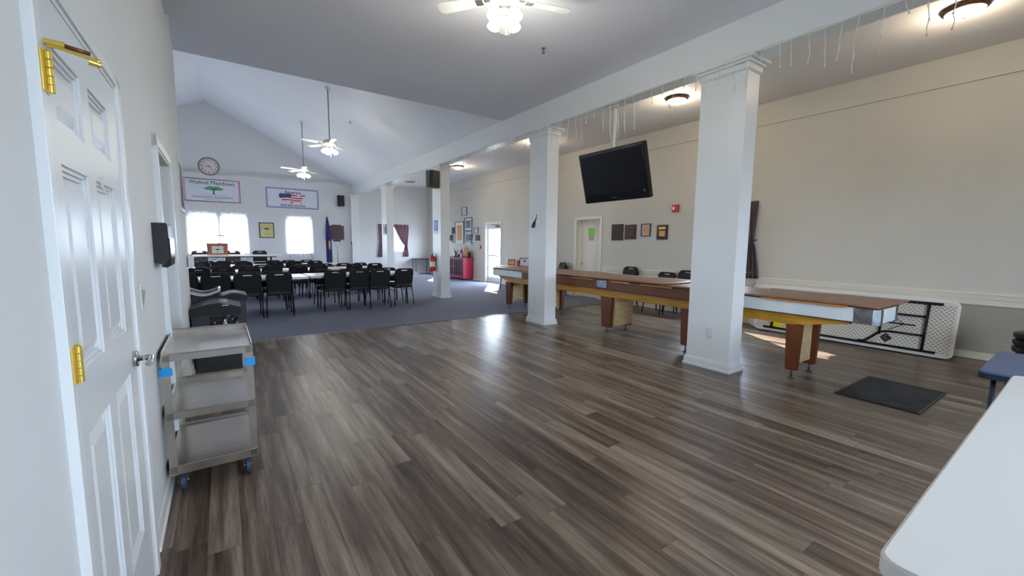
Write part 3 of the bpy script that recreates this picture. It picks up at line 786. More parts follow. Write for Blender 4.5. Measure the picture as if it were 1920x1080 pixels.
for cx, cy, sx, sy in ((0, 0, 1, 1), (.60, 0, -1, 1), (0, 7.03, 1, -1), (.60, 7.03, -1, -1)):
    mb = MB()
    ly = .19 if sy > 0 else .05
    mb.prism([(cx-.004*sx, cy+ly*sy), (cx-.004*sx, cy+.045*sy), (cx+.045*sx, cy-.004*sy), (cx+.11*sx, cy-.004*sy), (cx+.11*sx, cy+.03*sy), (cx+.03*sx, cy+ly*sy)], 'z', Z0-.012, Z1-.004)
    part('corner_plate', mb, 'steel_plate', sb)
for xa, xb in ((-.004, .03), (.57, .604)):
    mb = MB(); mb.box(xa, xb, 3.44, 3.66, Z0+.02, Z1); part('joint_plate', mb, 'steel_plate', sb)
# support beam, boat-shaped ends
prof = [(.22, .69), (.24, .722), (6.83, .722), (6.85, .69), (6.35, .60), (.74, .60)]
for x0, x1 in ((.045, .085), (.515, .555)):
    mb = MB(); mb.prism(prof, 'x', x0, x1); part('support_beam', mb, 'yellow_wood', sb)
mb = MB(); mb.prism([(y, z+.012) if z < .7 else (y, z-.004) for y, z in prof], 'x', .085, .515); part('under_tray', mb, 'dark_laminate', sb)
# boards laid over the top, each with its edging strip
for k, (a, b, xr_, dz, dx) in enumerate(((.0, 2.42, .97, 0, 0), (2.36, 4.83, 1.08, .010, .008), (4.78, 7.22, 1.24, 0.0, -.006))):
    mb = MB(); n = 10
    mb.grid(lambda u, v: (-.035+dx + u*(xr_+.035), a + v*(b-a), Z1+.026+dz + .004*sin(v*7+k)*(.4+u)), 6, 16)
    bmesh.ops.recalc_face_normals(mb.bm, faces=mb.bm.faces[:])
    o = part('cover_board', mb, 'cover_board', sb); so = o.modifiers.new('s', 'SOLIDIFY'); so.thickness = .008; so.offset = -1
mb = MB(); mb.box(.0, .6, .0, 7.03, Z1-.001, Z1+.0155); part('cover_backing', mb, 'dark_laminate', sb)
for a, b in ((.24, 1.05), (1.5, 1.95), (2.2, 2.75), (2.95, 3.35), (3.75, 4.3), (5.3, 5.9)):
    mb = MB(); mb.box(-.028, -.002, a, b, Z1-.008, Z1+.012, .003); part('edge_strip', mb, 'edge_wood', sb)
for i, (yc, wt, wb) in enumerate(((.715, .15, .105), (2.02, .15, .105), (3.47, .235, .17), (5.2, .16, .11), (6.42, .2, .14))):
    for x0, x1 in ((.03, .105), (.495, .57)):
        mb = MB(); mb.prism([(yc-wt/2, .60), (yc+wt/2, .60), (yc+wb/2, .095), (yc-wb/2, .095)], 'x', x0, x1)
        lg = part('leg', mb, 'leg_brown', sb)
        xm = (x0+x1)/2
        mb = MB(); mb.cyl((xm, yc, .0), (xm, yc, .012), .036, .03, 16); mb.cyl((xm, yc, .012), (xm, yc, .1), .010); mb.cyl((xm, yc, .03), (xm, yc, .04), .02, n=6); part('levelling_foot', mb, 'metal_grey', lg)
    if i in (3, 4):
        arch = [(.105, .6), (.105, .12)] + [(.30 + .14*cos(t), .115 + .085*sin(t)) for t in [pi - pi*k/10 for k in range(11)]] + [(.495, .12), (.495, .6)]
    else:
        arch = [(.105, .6), (.105, .15), (.495, .15), (.495, .6)]
    if i == 2: arch, yp = [(.106, .598), (.106, .13), (.53, .13), (.53, .598)], yc-wt/2-.022
    else: yp = yc-.012
    mb = MB(); mb.prism(arch, 'y', yp, yp+.022); part('leg_panel', mb, 'ply', sb)

# framed pictures standing on the white table behind the shuffleboard
def frame_stand(name, label, w, h, loc, rz, fm, am, cat='picture frame', group=None):
    t = thing(name, label, cat, loc, rz, group)
    R = Matrix.Rotation(radians(-10), 4, 'X')
    mb = MB(); mb.holed([(-w/2, 0), (w/2, 0), (w/2, h), (-w/2, h)], [(-w/2+.02, .02), (w/2-.02, .02), (w/2-.02, h-.02), (-w/2+.02, h-.02)], 'y', -.01, .01)
    for v in mb.bm.verts: v.co = R @ v.co
    part('frame', mb, fm, t)
    mb = MB(); mb.box(-w/2+.015, w/2-.015, -.003, .004, .015, h-.015)
    for v in mb.bm.verts: v.co = R @ v.co
    part('picture', mb, am, t)
    mb = MB(); mb.box(-.02, .02, .005, .01, 0, h*.75)
    for v in mb.bm.verts: v.co = Matrix.Translation((0, .035, 0)) @ Matrix.Rotation(radians(8), 4, 'X') @ v.co
    part('strut', mb, fm, t)
    return t
frame_stand('photo_frame', 'brown frame with an orange picture on the table behind the shuffleboard', .24, .2, (7.80, 11.22, .741), radians(-50), 'frame_brown', 'orange_art')
frame_stand('photo_frame', 'black frame with a pale picture, beside the column on the table behind the shuffleboard', .34, .27, (7.80, 10.5, .741), radians(-50), 'frame_black', 'art_pale')
mb = MB(); mb.lathe([(.05, 0), (.055, .01), (.03, .04), (.06, .1), (.055, .15), (.02, .19)], (0, 0, 0), 16)
single('red_ornament', 'small red ornament between the two standing picture frames', 'ornament', mb, 'figure_red', (7.78, 10.83, .741))

# ------------------------------------------------------------------ floor mat
mb = MB(); mb.prism(rrect(-.485, .485, -.315, .315, .01, 3), 'z', 0, .009)
t = thing('door_mat', 'black ribbed rubber floor mat in front of the folded tables', 'mat', (5.42, 1.105, .0005), radians(-1))
part('mat_edge', mb, 'black_plastic', t)
mb = MB(); mb.box(-.465, .465, -.295, .295, .006, .0115); part('mat_surface', mb, 'mat_black', t)

# ------------------------------------------------------------------ stacked black stools near the right wall
for k in range(3):
    z = .075*k
    t = thing('stool', ['lowest round black stool of the stack behind the blue card table', 'middle round black stool of the stack behind the blue card table', 'topmost round black stool of the stack behind the blue card table'][k], 'stool', (6.95, .30, z), .2*k, 'stacked black stools')
    mb = MB(); mb.lathe([(.17, .36), (.185, .365), (.193, .385), (.19, .415), (.17, .425), (0.001, .428)], n=28); part('seat', mb, 'stool_black', t)
    for q in range(4):
        an = q*pi/2+.4; mb = MB(); mb.cyl((.15*cos(an), .15*sin(an), .362), (.2*cos(an), .2*sin(an), 0), .016, n=8); part('leg', mb, 'stool_black', t)

# ------------------------------------------------------------------ television hung from the beam
tv = thing('television', 'large black flat television hanging tilted from the beam', 'television', (4.70, 4.29, 2.85))
tl = radians(15)
R = Matrix.Rotation(-tl, 4, 'Y')       # screen faces -x, tilted down
Wt, Ht = 1.235, .762
def tvbox(m, *a, bev=0):
    q = MB(); q.box(*a, bev)
    for v in q.bm.verts: v.co = R @ v.co
    me = bpy.data.meshes.new('q'); q.bm.to_mesh(me); q.bm.free(); m.bm.from_mesh(me); bpy.data.meshes.remove(me)
TX = -.03
mb = MB(); tvbox(mb, TX, TX+.085, -Wt/2, Wt/2, -Ht, 0, bev=.012); case = part('casing', mb, 'tv_black', tv)
mb = MB(); tvbox(mb, TX-.004, TX+.003, -Wt/2+.045, Wt/2-.045, -Ht+.12, -.045); part('screen', mb, 'tv_screen', tv)
mb = MB(); tvbox(mb, TX-.003, TX+.003, -.035, .035, -Ht+.048, -Ht+.06); part('maker_badge', mb, 'chrome', tv)
mb = MB(); q = MB(); q.lathe([(.016, TX-.004), (.016, TX+.004)], (0, -Wt/2+.07, -Ht+.115), 16, 'x')
for v in q.bm.verts: v.co = R @ v.co
part('power_light', q, 'metal_grey', tv); mb.bm.free()
mb = MB(); mb.cyl((.10, 0, .60), (.10, 0, -.06), .022, n=12); mb.box(.03, .158, -.07, .07, .585, .5985); part('ceiling_pole', mb, 'trim_white', tv)
mb = MB(); tvbox(mb, TX+.085, TX+.125, -.12, .12, -.42, -.04); part('wall_bracket', mb, 'black_plastic', tv)
mb = MB(); mb.tube([(.03, .03, .59), (.05, .05, .3), (.09, .03, .03)], .008); mb.tube([(.12, -.03, .59), (.11, -.06, .35), (.12, -.05, .2), (.1, -.03, .03)], .006); part('cable', mb, 'wire_white', tv)

# ------------------------------------------------------------------ icicle lights under the beam
ic = thing('icicle_lights', 'string of unlit icicle lights hanging along the bottom of the beam', 'string lights', (XC+.0, 0, ZBEAM))
mb = MB(); pts = []; y = -1.5
while y < 13.2:
    pts.append((-.008 + random.uniform(-.004, .002), y, .004 + random.uniform(-.006, .018))); y += .17
mb.tube(pts, .0045, 6); part('wire', mb, 'wire_white', ic)
y = -1.0; n = 0
while y < 13.0 and n < 98:
    ln = random.choice([.12, .18, .25, .3, .36, .42, .48]) * random.uniform(.85, 1.15)
    if abs(y-10.08) < .42: y += .14; continue
    x = -.085 if any(abs(y-c_) < .36 for c_ in (2.605, 5.895, 10.19)) else -.008
    mb = MB(); pts = []; k = max(4, int(ln/.05)); px = py = 0
    for i in range(k+1):
        pts.append((x+px, y+py, -.0-ln*i/k)); px = max(-.02, min(.02, px+random.uniform(-.008, .008))); py += random.uniform(-.012, .012)
    mb.tube(pts, .0036, 5)
    for i in range(2, k+1, 2): mb.ball(pts[i], .0075, (1, 1, 1.6), 6)
    part('strand', mb, 'wire_white', ic); y += random.uniform(.10, .19); n += 1

# ------------------------------------------------------------------ ceiling dome lights in the aisle
def dome(x, y, label, r=.17):
    t = thing('ceiling_light', label, 'ceiling light', (x, y, ZA), 0, 'dome lights in the aisle')
    mb = MB(); mb.lathe([(r*.95, 0), (r*1.06, -.012), (r*1.08, -.03), (r*1.0, -.045), (r*.9, -.05)], n=36); part('rim', mb, 'bronze', t)
    mb = MB(); mb.lathe([(r*.93, -.042), (r*.9, -.062), (r*.74, -.088), (r*.45, -.106), (.012, -.112)], n=36); part('glass_dome', mb, 'dome_warm', t)
    mb = MB(); mb.ball((0, 0, -.116), .010); part('finial', mb, 'bronze', t)
    return t
DL = [(6.56, 1.09), (6.55, 4.48), (6.5, 8.30), (6.5, 12.5)]
for (x, y), l in zip(DL, ('dome light nearest the viewer at the top right', 'dome light just left of the near column top', 'dome light peeking from behind the second column', 'dome light beside the far column with the speaker')): dome(x, y, l)

# ------------------------------------------------------------------ ceiling fans
def fan(x, y, ztop, zm, label, a0, bz=-.02, R_=.66):
    t = thing('ceiling_fan', label, 'ceiling fan', (x, y, zm), a0, 'ceiling fans')
    mb = MB(); mb.lathe([(.07, ztop-zm), (.075, ztop-zm-.03), (.03, ztop-zm-.08)], n=20); part('canopy', mb, 'fan_white', t)
    mb = MB(); mb.cyl((0, 0, .06), (0, 0, ztop-zm-.04), .014, n=12); part('downrod', mb, 'nickel', t)
    mb = MB(); mb.lathe([(.03, .1), (.07, .09), (.14, .055), (.15, .01), (.13, -.03), (.07, -.05), (.06, -.09)], n=28); part('motor_housing', mb, 'fan_white', t)
    for k in range(5):
        an = 2*pi*k/5
        mb = MB()
        Rm = Matrix.Rotation(an, 4, 'Z') @ Matrix.Translation((.20, 0, bz)) @ Matrix.Rotation(radians(11), 4, 'X')
        poly = [(0, -.05), (R_-.24, -.072), (R_-.205, -.05), (R_-.2, 0), (R_-.205, .05), (R_-.24, .072), (0, .05)]
        mb.prism(poly, 'z', -.004, .004)
        for v in mb.bm.verts: v.co = Rm @ v.co
        b = part('blade', mb, 'fan_white', t)
        mb = MB(); mb.obox((-.06, 0, .0), (.16, .03, .006)); mb.obox((.045, 0, -.008), (.07, .07, .006))
        for v in mb.bm.verts: v.co = Rm @ v.co
        part('blade_iron', mb, 'nickel', b)
    mb = MB(); mb.lathe([(.055, -.09), (.06, -.12), (.035, -.14)], n=20)
    for k in range(4):
        an = 2*pi*k/4+.5; mb.tube([(.03*cos(an), .03*sin(an), -.11), (.08*cos(an), .08*sin(an), -.11), (.1*cos(an), .1*sin(an), -.135)], .011, 8)
    lk = part('light_kit', mb, 'nickel', t)
    for k in range(4):
        an = 2*pi*k/4+.5
        mb = MB(); mb.lathe([(.024, 0), (.04, -.03), (.055, -.075), (.058, -.1), (.03, -.118), (.002, -.122)], n=18)
        Rm = Matrix.Translation((.105*cos(an), .105*sin(an), -.13)) @ Matrix.Rotation(an, 4, 'Z') @ Matrix.Rotation(radians(-26), 4, 'Y')
        for v in mb.bm.verts: v.co = Rm @ v.co
        part('glass_shade', mb, 'bulb_cool', t)
    mb = MB(); mb.cyl((.02, .01, -.14), (.02, .01, -.27), .002, n=6); mb.cyl((.02, .01, -.27), (.02, .01, -.31), .008, .005, n=8); mb.cyl((-.02, -.01, -.14), (-.02, -.01, -.23), .002, n=6); mb.cyl((-.02, -.01, -.23), (-.02, -.01, -.26), .008, .005, n=8); part('pull_chain', mb, 'fan_white', t)
    return t
FANS = [(2.22, 3.35, ZC, 3.68), (2.215, 10.9, ZC+sl*(XC-2.215)+.02, 3.80), (2.16, 14.5, ZC+sl*(XC-2.16)+.02, 3.68)]
fan(*FANS[0], 'white ceiling fan with lit bulbs under the flat ceiling, nearest of the three', radians(-15.5), 0)
fan(*FANS[1], 'white ceiling fan on a long rod, nearer of the two under the vault', radians(-20))
fan(*FANS[2], 'white ceiling fan on a long rod, farther of the two under the vault', radians(-24))

# ------------------------------------------------------------------ sprinklers and ceiling vent
def sprinkler(loc, label):
    t = thing('ceiling_sprinkler', label, 'sprinkler', loc, 0, 'sprinkler heads')
    mb = MB(); mb.lathe([(.035, 0), (.033, -.006), (.012, -.01)], n=18); part('escutcheon', mb, 'nickel', t)
    mb = MB(); mb.cyl((0, 0, -.008), (0, 0, -.03), .009, n=10); mb.tube([(.008, 0, -.028), (.014, 0, -.042), (.004, 0, -.055)], .003, 6); mb.tube([(-.008, 0, -.028), (-.014, 0, -.042), (-.004, 0, -.055)], .003, 6); mb.cyl((0, 0, -.056), (0, 0, -.059), .02, n=14); part('nozzle', mb, 'metal_grey', t)
sprinkler((3.356, 4.19, ZC), 'sprinkler head on the flat ceiling right of the near fan')
sprinkler((2.98, 12.0, ZC+sl*(XC-2.98)), 'sprinkler head on the vault slope right of the fan rods')
sprinkler((.45, 12.3, ZC+sl*(XC-.45)), 'sprinkler head on the vault near the ridge')
sprinkler((6.75, 4.75, ZA), 'sprinkler head on the aisle ceiling above the second dome light')
t = thing('ceiling_vent', 'dark square air vent in the aisle ceiling near the back', 'vent', (6.55, 16.9, ZA))
mb = MB(); mb.box(-.2, .2, -.2, .2, -.008, 0, .002); part('frame', mb, 'grille_white', t)
mb = MB(); mb.box(-.17, .17, -.17, .17, -.0095, -.007); part('duct_opening', mb, 'grille_dark', t)
mb = MB()
for k in range(5): mb.box(-.17, .17, -.15+.075*k-.008, -.15+.075*k+.008, -.016, -.009)
part('louvre', mb, 'metal_grey', t)

# ------------------------------------------------------------------ things on the left wall
def onleft(name, label, cat, s, z, group=None): return thing(name, label, cat, LW(s, 0, z), LRZ, group)
t = onleft('paper_towel_dispenser', 'black paper towel dispenser on the left wall before the open doorway', 'dispenser', 3.27, 1.30)
mb = MB(); sp_ = [(0, .02), (.045, .005), (.06, .02), (.07, .07), (.074, .15), (.072, .235), (.064, .25), (0, .25)]
mb.prism([(x, z) for x, z in sp_], 'y', -.12, .12); part('body', mb, 'black_plastic', t)
mb = MB(); mb.prism([(.032, 0.0), (.056, -.012), (.076, .0), (.08, .05), (.079, .16), (.074, .16), (.07, .05), (.056, .01)], 'y', -.125, .125); part('cover', mb, 'tv_black', t)
mb = MB(); mb.box(.03, .055, -.09, .09, -.012, .012); part('paper_towel', mb, 'paper_white', t)
t = onleft('light_switch', 'white light switch plate between the panelled door and the doorway', 'light switch', 2.585, 1.12)
mb = MB(); mb.box(0, .007, -.036, .036, 0, .118, .003); part('plate', mb, 'switch_white', t)
mb = MB(); mb.obox((.009, 0, .059), (.006, .03, .066), Matrix.Rotation(radians(6), 3, 'Y'), .001); part('rocker', mb, 'switch_grey', t)
t = onleft('air_return_grille', 'white louvred air return grille high on the left wall', 'vent grille', 5.76, 1.75)
mb = MB(); mb.holed([(-.3, 0), (.3, 0), (.3, .565), (-.3, .565)], [(-.26, .04), (.26, .04), (.26, .525), (-.26, .525)], 'x', 0, .014); part('frame', mb, 'grille_white', t)
mb = MB(); mb.box(.0, .003, -.265, .265, .035, .53); part('backing', mb, 'grille_dark', t)
mb = MB()
for k in range(19): mb.obox((.008, 0, .055+.0255*k), (.016, .522, .0035), Matrix.Rotation(radians(35), 3, 'Y'))
part('louvre', mb, 'grille_white', t)
t = onleft('brochure_holder', 'clear plastic holder on the left wall above the bins', 'holder', 5.98, 1.135)
mb = MB(); mb.box(.002, .006, -.06, .06, 0, .15); mb.box(.006, .07, -.06, .06, 0, .004); mb.box(.066, .07, -.06, .06, .004, .12); mb.box(.006, .066, -.06, -.056, .004, .13); mb.box(.006, .066, .056, .06, .004, .13); part('holder_body', mb, 'acrylic', t)
mb = MB(); mb.box(.012, .06, -.052, .052, .006, .135); part('leaflets', mb, 'paper_white', t)

# ------------------------------------------------------------------ stainless utility cart
ct = thing('utility_cart', 'stainless steel three-shelf utility cart against the left wall', 'cart', (-.105, 3.24, 0), LRZ)
hw, hl = .21, .335
def shelf(z, lip, name='shelf'):
    mb = MB(); mb.box(-hw, hw, -hl, hl, z-.004, z, 0)
    mb.box(-hw, hw, -hl-.002, -hl, z-.035, z+.006); mb.box(-hw, hw, hl, hl+.003, z-.035, z+lip)
    mb.box(-hw-.002, -hw, -hl, hl, z-.035, z+lip*.7); mb.box(hw, hw+.002, -hl, hl, z-.035, z+lip*.7)
    mb.cyl((-hw, hl, z+lip), (hw, hl, z+lip), .006, n=8); mb.cyl((-hw, -hl, z+.006), (hw, -hl, z+.006), .004, n=8)
    mb.cyl((hw, -hl, z+lip*.7), (hw, hl, z+lip*.7), .003, n=6); mb.cyl((-hw, -hl, z+lip*.7), (-hw, hl, z+lip*.7), .003, n=6)
    return part(name, mb, 'steel', ct)
shelf(.815, .03); shelf(.48, .026); shelf(.165, .010)
for sx in (-1, 1):
    for sy in (-1, 1):
        mb = MB(); x, y = sx*(hw+.002), sy*hl
        mb.box(x-.002, x+.002, y, y-sy*.035, .12, .815); mb.box(x, x-sx*.035, y-.002, y+.002, .12, .815); pst = part('corner_post', mb, 'steel', ct)
        if sy < 0:
            mb = MB(); mb.box(x-.006, x+.012*sx, y-.006, y+.04, .70, .745, .003); mb.box(x+.006*sx, x-sx*.045, y-.008, y-.001, .70, .745, .003); tg = part('strap_tag', mb, 'blue_tag', pst, 'bright blue plastic tag')
            mb = MB(); mb.cyl((x-sx*.022, y-.012, .724), (x-sx*.022, y-.007, .724), .006, n=10); part('rivet', mb, 'chrome', pst) if False else mb.bm.free()
        cx, cy = sx*(hw-.05), sy*(hl-.06)
        mb = MB(); mb.box(cx-.03, cx+.03, cy-.04, cy+.04, .128, .136); mb.box(cx-.022, cx-.019, cy-.02, cy+.02, .05, .13); mb.box(cx+.019, cx+.022, cy-.02, cy+.02, .05, .13); cs = part('caster', mb, 'chrome', ct)
        mb = MB(); mb.lathe([(.02, -.014), (.046, -.015), (.0525, -.01), (.0525, .01), (.046, .015), (.02, .014)], (cx, cy, .0526), 24, 'x'); part('wheel', mb, 'tyre', cs)
        mb = MB(); mb.lathe([(.012, -.026), (.012, .026)], (cx, cy, .0526), 12, 'x'); part('axle', mb, 'chrome', cs)
mb = MB(); mb.box(-hw, hw, -hl, hl, .12, .142); part('base_frame', mb, 'steel', ct)

# ------------------------------------------------------------------ bins
def bin_box(label, loc, w, d, h):
    t = thing('trash_bin', label, 'trash bin', loc, LRZ, 'bins at the end of the left wall')
    mb = MB(); mb.prism([(-w/2+.02, 0), (w/2-.02, 0), (w/2, h), (-w/2, h)], 'y', -d/2, d/2)
    for k in range(int(w/.035)):
        x = -w/2+.035+.035*k
        if x < w/2-.03: mb.box(x-.006, x+.006, -d/2-.006, -d/2, .02, h-.13)
    part('bin_body', mb, 'bin_black', t); return t
t = bin_box('black bin nearest the cart with a domed lid and a bag in its opening', (-.11, 5.86, 0), .45, .50, .63)
mb = MB(); arc = [(-.235 + .47*k/14, .70 + .055*sin(pi*k/14)) for k in range(15)]
mb.prism([(-.235, .62)] + arc + [(.235, .62)], 'y', -.27, .26); lid = part('lid', mb, 'bin_lid', t)
mb = MB(); mb.box(.06, .12, -.275, -.268, .725, .735); mb.tube([(.02, -.1, .758), (.03, -.12, .765), (.1, -.12, .762), (.11, -.1, .752)], .006); part('lid_handle', mb, 'bin_rim', lid)
mb = MB(); mb.grid(lambda u, v: (-.06+.26*u, -.262-.028*sin(pi*u)*sin(pi*v)+.006*sin(19*u+5*v)*sin(13*v), .42+.19*v), 18, 14); part('rubbish_bag', mb, 'bag', t)
t = thing('trash_bin', 'slim dark bin with a light grey scooped rim behind the domed bin', 'trash bin', (-.235, 6.50, 0), LRZ, 'bins at the end of the left wall')
w, d, h = .29, .5, .75
mb = MB(); mb.prism([(-w/2+.03, 0), (w/2-.03, 0), (w/2, h), (-w/2, h)], 'y', -d/2, d/2); part('bin_body', mb, 'bin_black', t)
mb = MB(); scoop = [(-w/2-.012 + (w+.024)*k/12, h+.075-.05*sin(pi*k/12)) for k in range(13)]
mb.prism([(-w/2-.012, h)] + scoop + [(w/2+.012, h)], 'y', -d/2-.012, d/2+.012); part('swing_lid', mb, 'bin_lid', t)
mb = MB()
for yy in (-d/2-.012, d/2+.012): mb.tube([(x, yy, z+.006) for x, z in scoop], .011, 8)
for k in (0, 12): mb.tube([(scoop[k][0], -d/2-.012, scoop[k][1]+.006), (scoop[k][0], d/2+.012, scoop[k][1]+.006)], .014 if k else .011, 8)
part('rim', mb, 'bin_rim', t)
t = bin_box('black bin with a flat hinged lid behind the slim grey-rimmed bin', (.07, 6.62, 0), .27, .44, .68)
mb = MB(); arc = [(-.145 + .29*k/10, .74 + .035*sin(pi*k/10)) for k in range(11)]
mb.prism([(-.145, .68)] + arc + [(.145, .68)], 'y', -.235, .235); lid = part('lid', mb, 'bin_lid', t)
mb = MB(); mb.tube([(-.04, -.12, .778), (-.03, -.14, .785), (.04, -.14, .782), (.05, -.12, .774)], .007); part('lid_handle', mb, 'bin_rim', lid)

# ------------------------------------------------------------------ back wall: clock, banners, pictures
RX = Matrix.Rotation(pi/2, 4, 'X')       # text plane -> wall facing -y
def wm(x, y, z): return Matrix.Translation((x, y, z)) @ RX
t = thing('wall_clock', 'large round vintage wall clock above the banner with the green tree', 'clock', (-.29, YB-.002, 4.10))
mb = MB(); mb.lathe([(.315, 0), (.322, -.015), (.31, -.032), (.285, -.034), (.27, -.016)], n=48, axis='y', cap=False); part('rim', mb, 'clock_rim', t)
mb = MB(); mb.lathe([(.275, -.006), (.275, -.016)], n=48, axis='y'); part('face', mb, 'clock_face', t)
mb = MB()
for h_ in range(12):
    an = pi/2 - 2*pi*(h_ if h_ else 12)/12
    mb.text(str(h_ if h_ else 12), .115, Matrix.Translation((.222*cos(an), -.018, .222*sin(an))) @ RX)
part('numerals', mb, 'clock_ink', t)
mb = MB()
for ang, ln, wd in ((pi, .215, .010), (pi/2-2*pi*4.75/12, .13, .014)):
    mb.obox((cos(ang)*(ln/2-.03), -.022, sin(ang)*(ln/2-.03)), (ln+.06, .003, wd), Matrix.Rotation(-ang, 3, 'Y'))
mb.cyl((0, -.018, 0), (0, -.026, 0), .014, n=14); part('hands', mb, 'ink_black', t)

def canopy_poly(w, h):
    random.seed(3); pts = []
    for k in range(40):
        a = 2*pi*k/40; r_ = 1 + .09*sin(7*a) + .05*sin(13*a+1)
        x, z = cos(a)*r_*w/2, sin(a)*r_*h/2
        if z < 0: z *= .55
        pts.append((x, z))
    return pts
def tree_logo(parent, cx, y, cz, w, h, leaf_m, trunk_m):
    mb = MB(); mb.prism([(cx+a, cz+b) for a, b in canopy_poly(w, h*.62)], 'y', y-.002, y); part('tree_crown_print', mb, leaf_m, parent)
    mb = MB(); tw = w*.035
    mb.prism([(cx-tw*2, cz-h*.62), (cx+tw*2, cz-h*.62), (cx+tw, cz-h*.45), (cx+tw*.9, cz-h*.12), (cx+w*.16, cz+h*.1), (cx+w*.13, cz+h*.11), (cx, cz-h*.04), (cx-w*.13, cz+h*.1), (cx-w*.16, cz+h*.09), (cx-tw*.9, cz-h*.14), (cx-tw, cz-h*.45)], 'y', y-.0035, y-.0015); part('tree_trunk_print', mb, trunk_m, parent)

b1 = thing('banner', 'white banner with a green tree and red border on the back wall', 'banner', (-.225, YB-.004, 3.25))
mb = MB(); mb.box(-.86, .86, -.006, 0, -.435, .43); part('cloth', mb, 'banner_white', b1)
def border(w0, w1, z0, z1, t_, m, y0, parent, name='border_print'):
    mb = MB()
    for q in ((w0, w1, z0, z0+t_), (w0, w1, z1-t_, z1), (w0, w0+t_, z0+t_, z1-t_), (w1-t_, w1, z0+t_, z1-t_)): mb.box(q[0], q[1], y0-.0015, y0, q[2], q[3])
    return part(name, mb, m, parent)
border(-.835, .835, -.41, .405, .03, 'banner_red', -.006, b1); border(-.79, .79, -.40, .395, .014, 'banner_pink', -.006, b1)
mb = MB(); mb.text('Walnut Meadows', .19, wm(0, -.008, .265)); part('lettering', mb, 'ink_dark', b1)
mb = MB(); mb.text('Community Association', .125, wm(0, -.008, -.235)); part('lettering', mb, 'ink_grey', b1)
mb = MB()
for k in range(9): mb.box(-.27+.06*k, -.225+.06*k, -.0075, -.006, -.332, -.318)
part('small_print', mb, 'ink_grey', b1)
mb = MB(); mb.box(-.32, .42, -.0075, -.006, -.158, -.152); part('line_print', mb, 'tree_green', b1)
tree_logo(b1, .03, -.006, .055, .56, .30, 'tree_green', 'trunk_green')

b2 = thing('banner', 'white banner with a flag-coloured map on the back wall', 'banner', (2.36, YB-.004, 3.15))
mb = MB(); mb.box(-.955, .955, -.006, 0, -.435, .43); part('cloth', mb, 'banner_white', b2)
border(-.93, .93, -.39, .385, .028, 'banner_purple', -.006, b2); border(-.885, .885, -.345, .34, .012, 'banner_purple', -.006, b2)
mb = MB(); mb.text('America', .17, wm(0, -.008, .225), .002); mb.text('America', .17, wm(.004, -.008, .227), .002); part('lettering', mb, 'ink_black', b2)
mb = MB(); mb.text('land that we love', .125, wm(0, -.008, -.275), .002); mb.text('land that we love', .125, wm(.004, -.008, -.273), .002); part('lettering', mb, 'ink_black', b2)
US = [(.03, .60), (.10, .60), (.5, .59), (.52, .61), (.58, .565), (.555, .535), (.60, .56), (.645, .545), (.665, .50), (.65, .45), (.70, .445), (.76, .49), (.80, .53), (.86, .555), (.89, .575), (.92, .65), (.955, .64), (.985, .58), (.94, .535), (.95, .485), (.89, .47), (.865, .42), (.855, .37), (.88, .31), (.83, .25), (.785, .19), (.80, .12), (.83, .04), (.81, .02), (.775, .08), (.75, .15), (.70, .165), (.64, .155), (.64, .11), (.575, .135), (.525, .11), (.475, .02), (.45, .03), (.42, .09), (.385, .08), (.345, .15), (.28, .15), (.22, .17), (.14, .18), (.10, .21), (.06, .28), (.02, .36), (0, .46), (.01, .53)]
mb = MB(); mb.prism([((x-.5)*.98, (y-.33)*.66) for x, y in US], 'y', -.0085, -.006)
part('map_print', mb, 'flag_map', b2)

# gold certificate, podium sign share the arched name
def arched(mb, body, size, cx, cz, rad, y, a0, a1, squeeze=1):
    for i, ch in enumerate(body):
        if ch == ' ': continue
        a = radians(a0 + (a1-a0)*i/(len(body)-1))
        mb.text(ch, size, Matrix.Translation((cx + rad*squeeze*cos(a), y, cz + rad*sin(a))) @ Matrix.Rotation(-(a-pi/2), 4, 'Y') @ RX, .001)
t = thing('framed_certificate', 'gold certificate in a black frame between the back windows', 'framed picture', (1.40, YB-.004, 1.87))
mb = MB(); mb.holed([(-.25, -.295), (.25, -.295), (.25, .295), (-.25, .295)], [(-.215, -.26), (.215, -.26), (.215, .26), (-.215, .26)], 'y', -.03, 0); part('frame', mb, 'frame_black', t)
mb = MB(); mb.box(-.22, .22, -.012, 0, -.265, .265); part('paper', mb, 'gold_paper', t)
mb = MB(); arched(mb, 'WALNUT MEADOWS', .055, 0, .03, .17, -.0135, 172, 8); mb.text('COMMUNITY', .03, wm(0, -.0135, -.12)); mb.text('ASSOCIATION', .03, wm(0, -.0135, -.16)); part('lettering', mb, 'gold_ink', t)
tree_logo(t, 0, -.012, .05, .2, .17, 'gold_ink', 'gold_ink')

# curtains
def sheer_curtain(x0, x1, z0, z1, y, label, bow=0.0):
    t = thing('sheer_curtain', label, 'curtain', (0, 0, 0), 0, 'sheer curtains on the back windows')
    def fn(u, v):
        wd = 1 + bow*(1-v)
        xm = (x0+x1)/2; x = xm + (u-.5)*(x1-x0)*wd
        return (x, y - .018 - .016*sin(u*(x1-x0)*42) - .006*sin(u*(x1-x0)*97+1), z0 + v*(z1-z0))
    mb = MB(); mb.grid(fn, max(24, int((x1-x0)*70)), 6); part('cloth', mb, 'sheer', t)
    mb = MB(); mb.cyl((x0-.04, y-.03, z1-.02), (x1+.04, y-.03, z1-.02), .009, n=8); part('rod', mb, 'trim_white', t)
    t2 = t
sheer_curtain(-1.05, -.12, .72, 2.53, YB-.02, 'sheer white curtain behind the lectern, left panel of the pair')
sheer_curtain(-.06, .80, .72, 2.53, YB-.02, 'sheer white curtain behind the lectern, right panel of the pair', .04)
sheer_curtain(2.05, 3.02, .72, 2.53, YB-.02, 'sheer white curtain on the single window below the map banner', .05)

